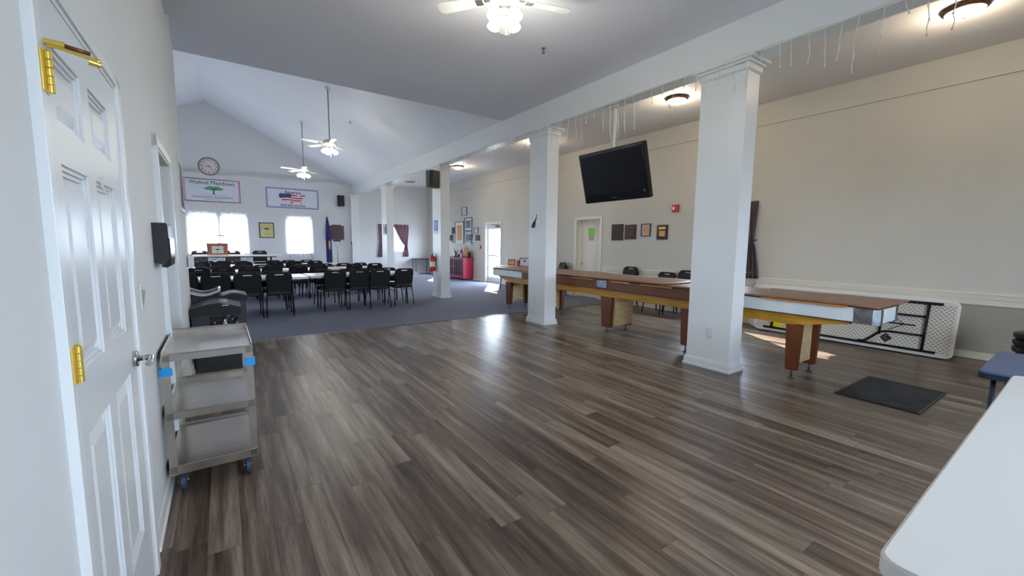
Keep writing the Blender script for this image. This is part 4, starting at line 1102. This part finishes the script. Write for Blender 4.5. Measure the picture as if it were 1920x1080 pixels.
def tied_curtain(axis, u0, u1, w, z0, z1, ut, zt, label, m, sgn=1, group=None, spread=.5):
    """a panel between u0,u1 at the top, gathered at (ut, zt), flaring below; axis 'y': hangs in a plane of constant y"""
    t = thing('tieback_curtain', label, 'curtain', (0, 0, 0), 0, group)
    def fn(a, v):
        z = z0 + v*(z1-z0)
        if z > zt: k = ((z-zt)/(z1-zt))**.75; c0, c1 = ut-.06, ut+.06; q0 = c0+(u0-c0)*k; q1 = c1+(u1-c1)*min(1, k*1.3)
        else: k = ((zt-z)/(zt-z0))**.7; q0 = ut-.06-.09*k*spread*2; q1 = ut+.06+.07*k*spread*2
        u = q0 + a*(q1-q0)
        d = .03 + .02*sin(a*26)
        return (u, w - d, z) if axis == 'y' else (w - d, u, z)
    mb = MB(); mb.grid(fn, 40, 26); o = part('cloth', mb, m, t)
    so = o.modifiers.new('s', 'SOLIDIFY'); so.thickness = .004
    mb = MB()
    if axis == 'y': mb.tube([(ut-.07, w-.07, zt-.01), (ut, w-.075, zt-.02), (ut+.07, w-.06, zt+.01), (ut+.10*sgn, w-.01, zt+.05)], .012, 8)
    else: mb.tube([(w-.07, ut-.07, zt-.01), (w-.075, ut, zt-.02), (w-.06, ut+.07, zt+.01), (w-.01, ut+.10*sgn, zt+.05)], .012, 8)
    part('tieback', mb, m, t)
    return t
tied_curtain('y', 6.36, 7.10, YB-.01, .8, 2.27, 6.96, 1.32, 'mauve tied-back curtain right of the far column in the aisle', 'curtain_mauve', 1, 'mauve curtains on the aisle window')
tied_curtain('y', 5.70, 6.30, YB-.01, .8, 2.27, 5.80, 1.32, 'mauve tied-back curtain left of the far column in the aisle', 'curtain_mauve', -1, 'mauve curtains on the aisle window')
tied_curtain('x', 3.70, 4.48, XR-.01, .86, 2.28, 3.80, 1.52, 'dark tied-back curtain right of the near column on the right wall', 'curtain_dark', -1, 'dark curtains on the right wall window', .7)

# speakers
def speaker(name, label, loc, rz, w=.27, h=.42, d=.24):
    t = thing(name, label, 'loudspeaker', loc, rz, 'wall loudspeakers')
    mb = MB(); mb.prism([(-w/2+.02, 0), (w/2-.02, 0), (w/2, -d*.75), (w/2-.03, -d), (-w/2+.03, -d), (-w/2, -d*.75)], 'z', -h/2, h/2); part('cabinet', mb, 'black_plastic', t)
    mb = MB(); mb.prism([(-w/2+.02, -d+.012), (w/2-.02, -d+.012), (w/2-.05, -d-.02), (0, -d-.03), (-w/2+.05, -d-.02)], 'z', -h/2+.02, h/2-.02); part('grille', mb, 'speaker_black', t)
    mb = MB(); mb.tube([(0, .06, h/2-.08), (0, .03, h/2+.008), (0, -.1, h/2+.008)], .008); mb.tube([(0, .06, -h/2+.08), (0, .03, -h/2-.008), (0, -.1, -h/2-.008)], .008); mb.box(-.04, .04, .055, .065, -h/2, h/2); part('bracket', mb, 'metal_grey', t)
speaker('wall_speaker', 'black loudspeaker bracketed to the side of the column with the extinguisher', (4.583, 10.04, 3.07), -pi/2+radians(12), .26, .42, .24)
speaker('wall_speaker', 'black loudspeaker on the back wall beside the map banner', (4.12, YB-.075, 3.16), radians(4), .27, .44, .2)

# flag, easel, microphone stand
t = thing('flag', 'furled blue flag with gold emblem standing by the back wall', 'flag', (3.46, 18.1, 0))
mb = MB(); mb.cyl((0, 0, .05), (0, 0, 2.56), .014, n=10); part('pole', mb, 'brass', t)
mb = MB(); mb.lathe([(.015, 2.56), (.03, 2.6), (.012, 2.66), (.002, 2.74)], n=14); part('finial', mb, 'chrome', t)
mb = MB(); mb.lathe([(.16, 0), (.15, .03), (.05, .06), (.03, .1)], n=24); part('base', mb, 'brass_dark', t)
def ffn(a, v):
    an = a*2*pi; k = 1-v; r_ = .018+.085*min(1, k*2.2)**.8*(1-.15*k)
    rr_ = r_*(1+.28*sin(5*an+4*k))
    return (.012+cos(an)*rr_*1.0+.05*k, sin(an)*rr_*.8-.01, .56+v*1.9 + .1*(1-v)*sin(an))
mb = MB(); mb.grid(ffn, 40, 20); fl = part('cloth', mb, 'flag_blue', t)
mb = MB(); mb.grid(lambda a, v: (.06+(a-.5)*.075*(1-.4*abs(v-.5)), -.118-.012*cos((a-.5)*3)-.015*sin(a*9)*.3, 1.15+v*.34), 8, 8); part('emblem', mb, 'flag_gold', fl)
t = thing('notice_board', 'brown board on a stand beside the blue flag', 'board', (3.90, 18.35, 0))
mb = MB(); mb.box(-.29, .27, -.012, .012, 1.54, 2.12); part('panel', mb, 'board_brown', t)
mb = MB(); mb.box(-.2, .16, -.03, .02, 2.115, 2.155); mb.box(-.16, .12, -.05, .02, 1.47, 1.535); part('clip', mb, 'label_black', t)
mb = MB(); mb.cyl((0, .03, .05), (0, .03, 2.12), .015, n=10); part('post', mb, 'nickel', t)
for k in range(3):
    an = 2*pi*k/3+.5; mb = MB(); mb.tube([(0, .03, .3), (.18*cos(an), .03+.18*sin(an), .08), (.26*cos(an), .03+.26*sin(an), .01)], .01, 8); part('leg', mb, 'nickel', t)
mb = MB(); mb.box(-.02, .02, -.006, .012, 1.28, 1.46); part('tag', mb, 'paper_white', t)
t = thing('microphone_stand', 'slim microphone stand in front of the pilaster at the back', 'microphone stand', (4.36, 17.9, 0))
mb = MB(); mb.cyl((0, 0, .02), (.01, 0, 1.36), .011, n=10); part('pole', mb, 'metal_grey', t)
mb = MB(); mb.lathe([(.12, 0), (.12, .015), (.03, .03)], n=24); part('base', mb, 'black_plastic', t)
mb = MB(); mb.cyl((.01, 0, 1.36), (-.02, -.06, 1.42), .014, .018, n=10); mb.ball((-.024, -.066, 1.428), .026); part('microphone', mb, 'black_plastic', t)

# lectern on the stage table
t = thing('table_lectern', 'wooden table-top lectern with a crest sign on the stage table', 'lectern', (-.165, 16.33, .991))
mb = MB(); mb.box(-.265, .265, -.13, -.11, 0, .34); part('front_panel', mb, 'lectern_wood', t)
for sx in (-1, 1):
    mb = MB(); mb.prism([(-.135, 0), (.17, 0), (.17, .26), (.1, .28), (-.135, .36), (-.15, .3), (-.125, .2), (-.15, .1)], 'x', sx*.265-.012, sx*.265+.012); part('side_panel', mb, 'lectern_wood', t)
mb = MB(); mb.obox((0, .02, .325), (.56, .34, .018), Matrix.Rotation(radians(-15), 3, 'X'), .004); part('slanted_top', mb, 'lectern_wood', t)
mb = MB(); mb.box(-.29, .29, -.16, .19, -.0, .018, .004); part('base', mb, 'ply', t)
mb = MB(); mb.box(-.15, .15, -.135, -.13, .06, .28); sg = part('crest_sign', mb, 'label_white', t)
mb = MB(); arched(mb, 'WALNUT MEADOWS', .036, 0, .125, .115, -.1365, 168, 12, 1.05); mb.text('COMMUNITY', .022, wm(0, -.1365, .115)); mb.text('ASSOCIATION', .022, wm(0, -.1365, .085)); part('lettering', mb, 'ink_dark', sg)
tree_logo(sg, 0, -.135, .175, .12, .08, 'ink_dark', 'ink_dark')
mb = MB(); mb.tube([(-.28, 0, .34), (-.278, 0, .46), (-.24, -.01, .55), (-.18, -.02, .61), (-.1, -.02, .628), (.0, -.02, .625), (.14, -.02, .622)], .010, 8); part('gooseneck', mb, 'metal_grey', t)
mb = MB(); mb.cyl((.12, -.02, .622), (.165, -.02, .618), .012, .018, n=12); mb.ball((.175, -.02, .617), .02); part('microphone', mb, 'label_black', t)
mb = MB(); mb.tube([(.175, -.02, .6), (.2, -.02, .52), (.24, .0, .42), (.255, .02, .34)], .007, 6); part('cable', mb, 'metal_grey', t)

# ------------------------------------------------------------------ things on the columns
XCF = 4.655
t = thing('fire_extinguisher', 'red fire extinguisher hung on the third column', 'fire extinguisher', (XCF-.09, 10.27, .70)); t.scale = (1.18, 1.18, 1.2)
mb = MB(); mb.lathe([(.05, 0), (.062, .015), (.064, .03), (.064, .28), (.05, .325), (.022, .345)], n=24); part('cylinder', mb, 'red_ext', t)
mb = MB(); mb.lathe([(.0648, .10), (.0652, .105), (.0652, .21), (.0648, .215)], n=24, cap=False); part('label_band', mb, 'label_white', t)
mb = MB(); mb.cyl((0, 0, .345), (0, 0, .385), .018, n=10); mb.obox((.0, -.03, .40), (.02, .1, .012), Matrix.Rotation(radians(-12), 3, 'X')); mb.obox((0, -.03, .375), (.018, .09, .01)); part('valve_handle', mb, 'label_black', t)
mb = MB(); mb.tube([(0, .02, .36), (-.02, .07, .33), (-.03, .085, .22), (-.03, .075, .12)], .011, 8); part('hose', mb, 'label_black', t)
mb = MB(); mb.box(.064, .075, -.03, .03, .1, .38); part('wall_bracket', mb, 'metal_grey', t)
def plate_x(name, label, cat, y, z0, z1, w, m, x=XCF, th=.01):
    mb = MB(); mb.box(x-th, x, y-w/2, y+w/2, z0, z1, .002); return single(name, label, cat, mb, m)
t = thing('wall_sign', 'blue sign on the third column above the extinguisher', 'sign', (XCF-.001, 10.24, 1.89))
mb = MB(); mb.box(-.008, 0, -.115, .115, -.12, .16); part('panel', mb, 'sign_blue', t)
mb = MB(); mb.box(-.01, 0, -.115, .115, -.2, -.121); part('lower_strip', mb, 'sign_pale', t)
mb = MB(); mb.lathe([(.035, -.0095), (.035, -.007)], (0, .0, .07), 16, 'x'); mb.box(-.0095, -.007, -.02, .02, -.08, .03); part('symbol', mb, 'sign_pale', t)
def hung(name, label, y, z, w, h, fm, am, x=XR, mat_m=None, bw=.02, cat='framed picture', group=None):
    t = thing(name, label, cat, (x-.001, y, z), 0, group)
    mb = MB(); mb.holed([(-w/2, -h/2), (w/2, -h/2), (w/2, h/2), (-w/2, h/2)], [(-w/2+bw, -h/2+bw), (w/2-bw, -h/2+bw), (w/2-bw, h/2-bw), (-w/2+bw, h/2-bw)], 'x', -.024, 0); part('frame', mb, fm, t)
    mb = MB(); mb.box(-.010, 0, -w/2+bw*.8, w/2-bw*.8, -h/2+bw*.8, h/2-bw*.8); part('mount', mb, mat_m or am, t)
    if mat_m:
        k = .2*min(w, h); mb = MB(); mb.box(-.012, -.009, -w/2+k, w/2-k, -h/2+k, h/2-k); part('picture', mb, am, t)
    return t
hung('picture', 'small framed picture on the farthest column', 14.42, 1.90, .28, .36, 'frame_black', 'art_grey', XCF, 'paper_white')
# print of a road on the second column
t = thing('canvas_print', 'small black and white print of a winding road on the second column', 'picture', (XCF-.001, 5.955, 1.885))
mb = MB(); mb.box(-.018, 0, -.105, .105, -.145, .145); part('canvas', mb, 'paper_white', t)
mb = MB(); mb.prism([(.09, -.14), (-.01, -.14), (-.03, -.08), (-.035, -.02), (-.06, .03), (-.07, .10), (-.055, .105), (-.045, .05), (-.01, .0), (.05, -.05), (.085, -.1)], 'x', -.0195, -.0178); mb.box(-.0195, -.0178, .08, .086, .02, .06); part('road_print', mb, 'ink_black', t)
def outlet(y, z, label):
    t = thing('power_outlet', label, 'outlet', (XCF-.0005, y, z), 0, 'outlets on the columns')
    mb = MB(); mb.box(-.006, 0, -.036, .036, -.058, .058, .002); part('plate', mb, 'switch_white', t)
    for dz in (-.024, .024):
        mb = MB(); mb.box(-.0075, -.005, -.017, .017, dz-.015, dz+.015, .001); r_ = part('receptacle', mb, 'trim_white', t)
        mb = MB()
        for dy in (-.006, .006): mb.box(-.0082, -.007, dy-.0012, dy+.0012, dz-.003, dz+.007)
        mb.box(-.0082, -.007, -.002, .002, dz-.011, dz-.007); part('slot', mb, 'ink_grey', r_)
outlet(2.582, .435, 'white power outlet low on the near column')
outlet(5.93, .44, 'white power outlet low on the second column')
mb = MB(); mb.tube([(XCF-.012, 5.95, .44), (XCF-.02, 5.985, .40), (XCF-.012, 6.02, .3), (XCF-.012, 6.0, .2), (XCF-.012, 5.96, .27), (XCF-.012, 5.93, .2), (XCF-.03, 5.95, .12)], .004, 6)
single('white_cable', 'white cord looped below the outlet on the second column', 'cord', mb, 'wire_white')

# ------------------------------------------------------------------ things on the right wall
def plaque(label, y, z, w, h, bm_, pm, rows, round_=False):
    t = thing('plaque', label, 'plaque', (XR-.001, y, z), 0, 'plaques on the right wall')
    mb = MB(); mb.prism(rrect(-w/2, w/2, -h/2, h/2, .02 if round_ else .004, 4), 'x', -.022, 0); part('board', mb, bm_, t)
    mb = MB(); mb.box(-.025, -.02, -w/2+.05, w/2-.05, h/2-.10, h/2-.045)
    for i in range(rows):
        z_ = h/2-.14-(h-.2)*i/max(1, rows)
        for c_ in ((-1, 0, 1) if rows > 5 else (0,)):
            ww = (w-.12)/3.4 if rows > 5 else w-.12
            mb.box(-.025, -.02, c_*(w-.1)/3-ww/2, c_*(w-.1)/3+ww/2, z_-.012, z_+.006)
    part('name_plate', mb, pm, t)
plaque('dark wooden plaque nearest the cream door, first of the four', 7.01, 1.765, .36, .40, 'frame_brown', 'plaque_dark', 8)
plaque('dark wooden plaque, second of the four from the cream door', 6.605, 1.765, .33, .35, 'frame_brown', 'plaque_bronze', 4)
hung('picture', 'framed certificate in a black frame among the wooden plaques', 6.165, 1.805, .26, .29, 'frame_black', 'orange_art', XR, 'art_pale')
plaque('reddish wooden plaque with gold lines nearest the near column', 5.72, 1.745, .275, .325, 'frame_brown', 'plaque_gold', 5, True)
t = thing('fire_alarm', 'red fire alarm strobe on the right wall above the plaques', 'fire alarm', (XR-.001, 5.41, 2.25))
mb = MB(); mb.box(-.05, 0, -.075, .075, -.08, .08, .008); part('housing', mb, 'alarm_red', t)
mb = MB(); mb.box(-.07, -.048, -.0, .055, -.035, .035, .008); part('strobe_lens', mb, 'clear_lens', t)
t = thing('fire_alarm_pull', 'small red pull station on the wall left of the glass door', 'fire alarm', (XR-.001, 13.74, 1.32))
mb = MB(); mb.box(-.045, 0, -.06, .06, -.075, .075, .006); part('housing', mb, 'alarm_red', t)
mb = MB(); mb.box(-.055, -.044, -.035, .035, -.02, .01, .003); part('pull_handle', mb, 'clear_lens', t)
# picture group above the red cabinet
hung('picture', 'tall framed orange poster above the red cabinet', 15.45, 1.88, .76, .92, 'frame_black', 'orange_art', XR, 'paper_white', .025)
hung('picture', 'black framed grey picture, upper of two beside the orange poster', 14.69, 2.21, .62, .52, 'frame_black', 'art_grey', XR, 'paper_white', .03)
hung('picture', 'black framed grey picture, lower of two beside the orange poster', 14.69, 1.66, .62, .54, 'frame_black', 'art_grey', XR, 'art_pale', .03)
hung('picture', 'small framed picture hung highest above the red cabinet', 15.02, 2.735, .42, .33, 'frame_black', 'art_pale', XR, 'paper_white')
def wall_shelf(label, y, z, w, books):
    t = thing('wall_shelf', label, 'shelf', (XR-.001, y, z), 0, 'small shelves above the red cabinet')
    mb = MB(); mb.box(-.16, 0, -w/2, w/2, -.02, 0, .003); part('board', mb, 'trim_white', t)
    mb = MB()
    for s_ in (-1, 1): mb.prism([(-.13, -.02), (0, -.02), (0, -.11)], 'y', s_*(w/2-.06)-.01, s_*(w/2-.06)+.01)
    part('bracket', mb, 'trim_white', t)
    return t
wall_shelf('small white wall shelf with small frames right of the grey pictures', 14.12, 1.55, .8, 3)
wall_shelf('small white wall shelf above the left end of the red cabinet', 16.35, 1.55, .8, 3)
for i, (y, w, h, fm, am, l) in enumerate(((14.38, .2, .24, 'frame_black', 'art_grey', 'small dark frame on the right white shelf, first from the left'), (14.12, .22, .25, 'nickel', 'art_pale', 'small silver frame in the middle of the right white shelf'), (13.87, .2, .22, 'frame_black', 'art_grey', 'small dark frame at the right end of the right white shelf'), (16.15, .2, .26, 'frame_black', 'ink_dark', 'black frame on the white shelf beside the third column'))):
    frame_stand('photo_frame', l, w, h, (XR-.08, y, 1.5505), -pi/2, fm, am, group='frames on the white shelves')
mb = MB(); mb.box(-.011, 0, -.16, .16, 0, .22); 
hung('picture', 'small framed picture just above the right white shelf', 14.05, 1.95, .3, .22, 'frame_black', 'art_pale', XR, 'paper_white'); mb.bm.free()
hung('picture', 'small dark framed picture above the left white shelf by the column', 16.0, 1.98, .26, .28, 'frame_black', 'ink_dark', XR)

# red cabinet
cb = thing('cabinet', 'red sideboard cabinet with slatted doors below the wall pictures', 'cabinet', (7.62, 14.28, 0))
Dp, Ln, Ht_ = .44, 1.62, .86
mb = MB(); mb.box(0.012, Dp, .0, .03, .06, Ht_, .004); part('side_panel', mb, 'cabinet_red', cb)
mb = MB(); mb.box(0.012, Dp, Ln-.03, Ln, .06, Ht_, .004); part('side_panel', mb, 'cabinet_red', cb)
mb = MB(); mb.box(.03, Dp, .03, Ln-.03, .1, .14); mb.box(Dp-.02, Dp, .03, Ln-.03, .1, Ht_); part('carcass', mb, 'cabinet_dark', cb)
mb = MB(); mb.box(-.02, Dp+.01, -.02, Ln+.02, Ht_, Ht_+.035, .006); part('cabinet_top', mb, 'cabinet_plum', cb)
for k in range(2):
    a = .03+k*(Ln-.06)/2; b = a+(Ln-.06)/2-.006
    mb = MB()
    for q in ((a, a+.06, .13, Ht_), (b-.06, b, .13, Ht_), (a+.06, b-.06, .13, .2), (a+.06, b-.06, Ht_-.07, Ht_)): mb.box(0, .022, q[0], q[1], q[2], q[3], .002)
    dr = part('door', mb, 'cabinet_plum', cb)
    mb = MB(); mb.box(.012, .016, a+.06, b-.06, .2, Ht_-.07); part('glass_panel', mb, 'cabinet_dark', dr)
    mb = MB(); n = 4
    for i in range(n): y = a+.06+(b-a-.12)*(i+1)/(n+1); mb.box(.001, .012, y-.016, y+.016, .2, Ht_-.07)
    part('slat', mb, 'cabinet_plum', dr)
    mb = MB(); mb.ball((-.012, b-.03 if k == 0 else a+.03, .52), .014); part('knob', mb, 'brass', dr)
for x in (.03, Dp-.03):
    for y in (.035, Ln-.035):
        mb = MB(); mb.cyl((x, y, .1), (x, y, 0), .026, .014, 10); part('leg', mb, 'cabinet_red' if x < .1 else 'cabinet_dark', cb)
mb = MB(); mb.box(.004, .02, .03, Ln-.03, .085, .13); part('plinth_rail', mb, 'cabinet_red', cb)
# ornaments on the cabinet
ZT = Ht_+.0355
def orn(label, y, x, m, build, cat='ornament', name='figurine'):
    mb = MB(); build(mb); return single(name, label, cat, mb, m, (x, y, ZT))
t = thing('eagle_statuette', 'dark eagle statuette with raised wings on the red cabinet', 'statuette', (7.85, 15.33, ZT), -pi/2)
mb = MB(); mb.lathe([(.10, 0), (.1, .03), (.06, .045)], n=18); part('base', mb, 'figure_bronze', t)
mb = MB(); mb.ball((0, 0, .12), .045, (1, .9, 1.8)); mb.ball((.0, -.03, .21), .025); mb.cyl((0, -.05, .21), (0, -.075, .2), .008, .001); part('body', mb, 'figure_bronze', t)
for s_ in (-1, 1):
    mb = MB(); mb.prism([(s_*.03, .12), (s_*.09, .19), (s_*.15, .30), (s_*.185, .31), (s_*.15, .2), (s_*.09, .11)], 'y', -.008, .012); part('wing', mb, 'figure_bronze', t)
orn('small dark cup on the red cabinet beside the eagle', 15.07, 7.85, 'figure_bronze', lambda m: m.lathe([(.045, 0), (.04, .05), (.055, .12), (.05, .12)], n=16), 'cup', 'cup')
t = thing('figurine', 'blue and white figurine on the red cabinet', 'ornament', (7.88, 14.87, ZT))
mb = MB(); mb.lathe([(.075, 0), (.06, .06), (.07, .11), (.03, .14)], n=16); part('skirt', mb, 'paper_white', t)
mb = MB(); mb.lathe([(.035, .13), (.065, .18), (.07, .24), (.04, .30), (.01, .33)], n=16); part('torso', mb, 'figure_blue', t)
t = thing('figurine', 'red and white figurine in the middle of the red cabinet top', 'ornament', (7.84, 14.68, ZT))
mb = MB(); mb.lathe([(.09, 0), (.07, .08), (.05, .16), (.06, .2), (.02, .25)], n=16); part('body', mb, 'figure_red', t)
mb = MB(); mb.ball((0, 0, .275), .036); mb.lathe([(.03, .29), (.01, .36)], n=12); part('head', mb, 'banner_pink', t)
t = thing('gourd_ornament', 'large tan and white rounded ornament on the red cabinet', 'ornament', (7.86, 14.47, ZT))
mb = MB(); mb.lathe([(.07, 0), (.11, .05), (.125, .16), (.12, .28), (.085, .38), (.03, .42)], n=22); part('body', mb, 'figure_tan', t)
mb = MB(); mb.ball((-.075, .02, .27), .065, (.7, 1, 1.3)); part('front_patch', mb, 'paper_white', t)
orn('small brown box at the right end of the red cabinet top', 14.34, 7.92, 'frame_brown', lambda m: m.box(-.05, .05, -.035, .035, 0, .2, .004), 'box', 'box')

# ------------------------------------------------------------------ light
W = bpy.data.worlds.new('sky'); SC.world = W; W.use_nodes = True
bg = W.node_tree.nodes['Background']; bg.inputs['Color'].default_value = (.67, .81, 1, 1); bg.inputs['Strength'].default_value = 30.0
az = Vector((.57, .82, 0)).normalized(); el = radians(33)
sd = bpy.data.lights.new('sun', 'SUN'); sd.energy = 30; sd.angle = radians(.6); sd.color = (1, .95, .86)
so = bpy.data.objects.new('sun', sd); COL.objects.link(so); dirv = Vector((az.x*cos(el), az.y*cos(el), sin(el)))
so.rotation_euler = dirv.to_track_quat('Z', 'Y').to_euler(); so.location = (20, 30, 20)
def portal(name, loc, sx, sy, d):
    l = bpy.data.lights.new(name, 'AREA'); l.shape = 'RECTANGLE'; l.size = sx; l.size_y = sy; l.cycles.is_portal = True
    o = bpy.data.objects.new(name, l); COL.objects.link(o); o.location = loc; o.rotation_euler = Vector(d).to_track_quat('-Z', 'Z').to_euler()
for a, b, z0, z1 in WB: portal('sky_portal', ((a+b)/2, YB+.14, (z0+z1)/2), b-a, z1-z0, (0, -1, 0))
for a, b, z0, z1 in WF: portal('sky_portal', ((a+b)/2, YF-.14, (z0+z1)/2), b-a, z1-z0, (0, 1, 0))
for a, b, z0, z1 in WL_ADDED: portal('sky_portal', (-5.37, (a+b)/2, (z0+z1)/2), z1-z0, b-a, (1, 0, 0))
for a, b, z0, z1 in (DG, W3, W4): portal('sky_portal', (XR+.15, (a+b)/2, (z0+z1)/2), b-a, z1-z0, (-1, 0, 0))
def lamp(name, loc, e, col, r=.08):
    l = bpy.data.lights.new(name, 'POINT'); l.energy = e; l.color = col; l.shadow_soft_size = r
    o = bpy.data.objects.new(name, l); COL.objects.link(o); o.location = loc
for x, y in DL: lamp('dome_lamp', (x, y, ZA-.22), 20, (1, .82, .60), .1)
for i, (x, y, zt, zm) in enumerate(FANS): lamp('fan_lamp', (x, y, zm-.36), (34, 26, 26)[i], (1, .96, .85), .22)

SC.view_settings.view_transform = 'Standard'; SC.view_settings.look = 'None'; SC.view_settings.gamma = 1; SC.view_settings.use_curve_mapping = False
SC.view_settings.exposure = 0.12
SC.cycles.use_denoising = True
SC.cycles.max_bounces = 10; SC.cycles.diffuse_bounces = 6; SC.cycles.transparent_max_bounces = 12
SC.cycles.caustics_reflective = False; SC.cycles.caustics_refractive = False
SC.cycles.sample_clamp_indirect = 8
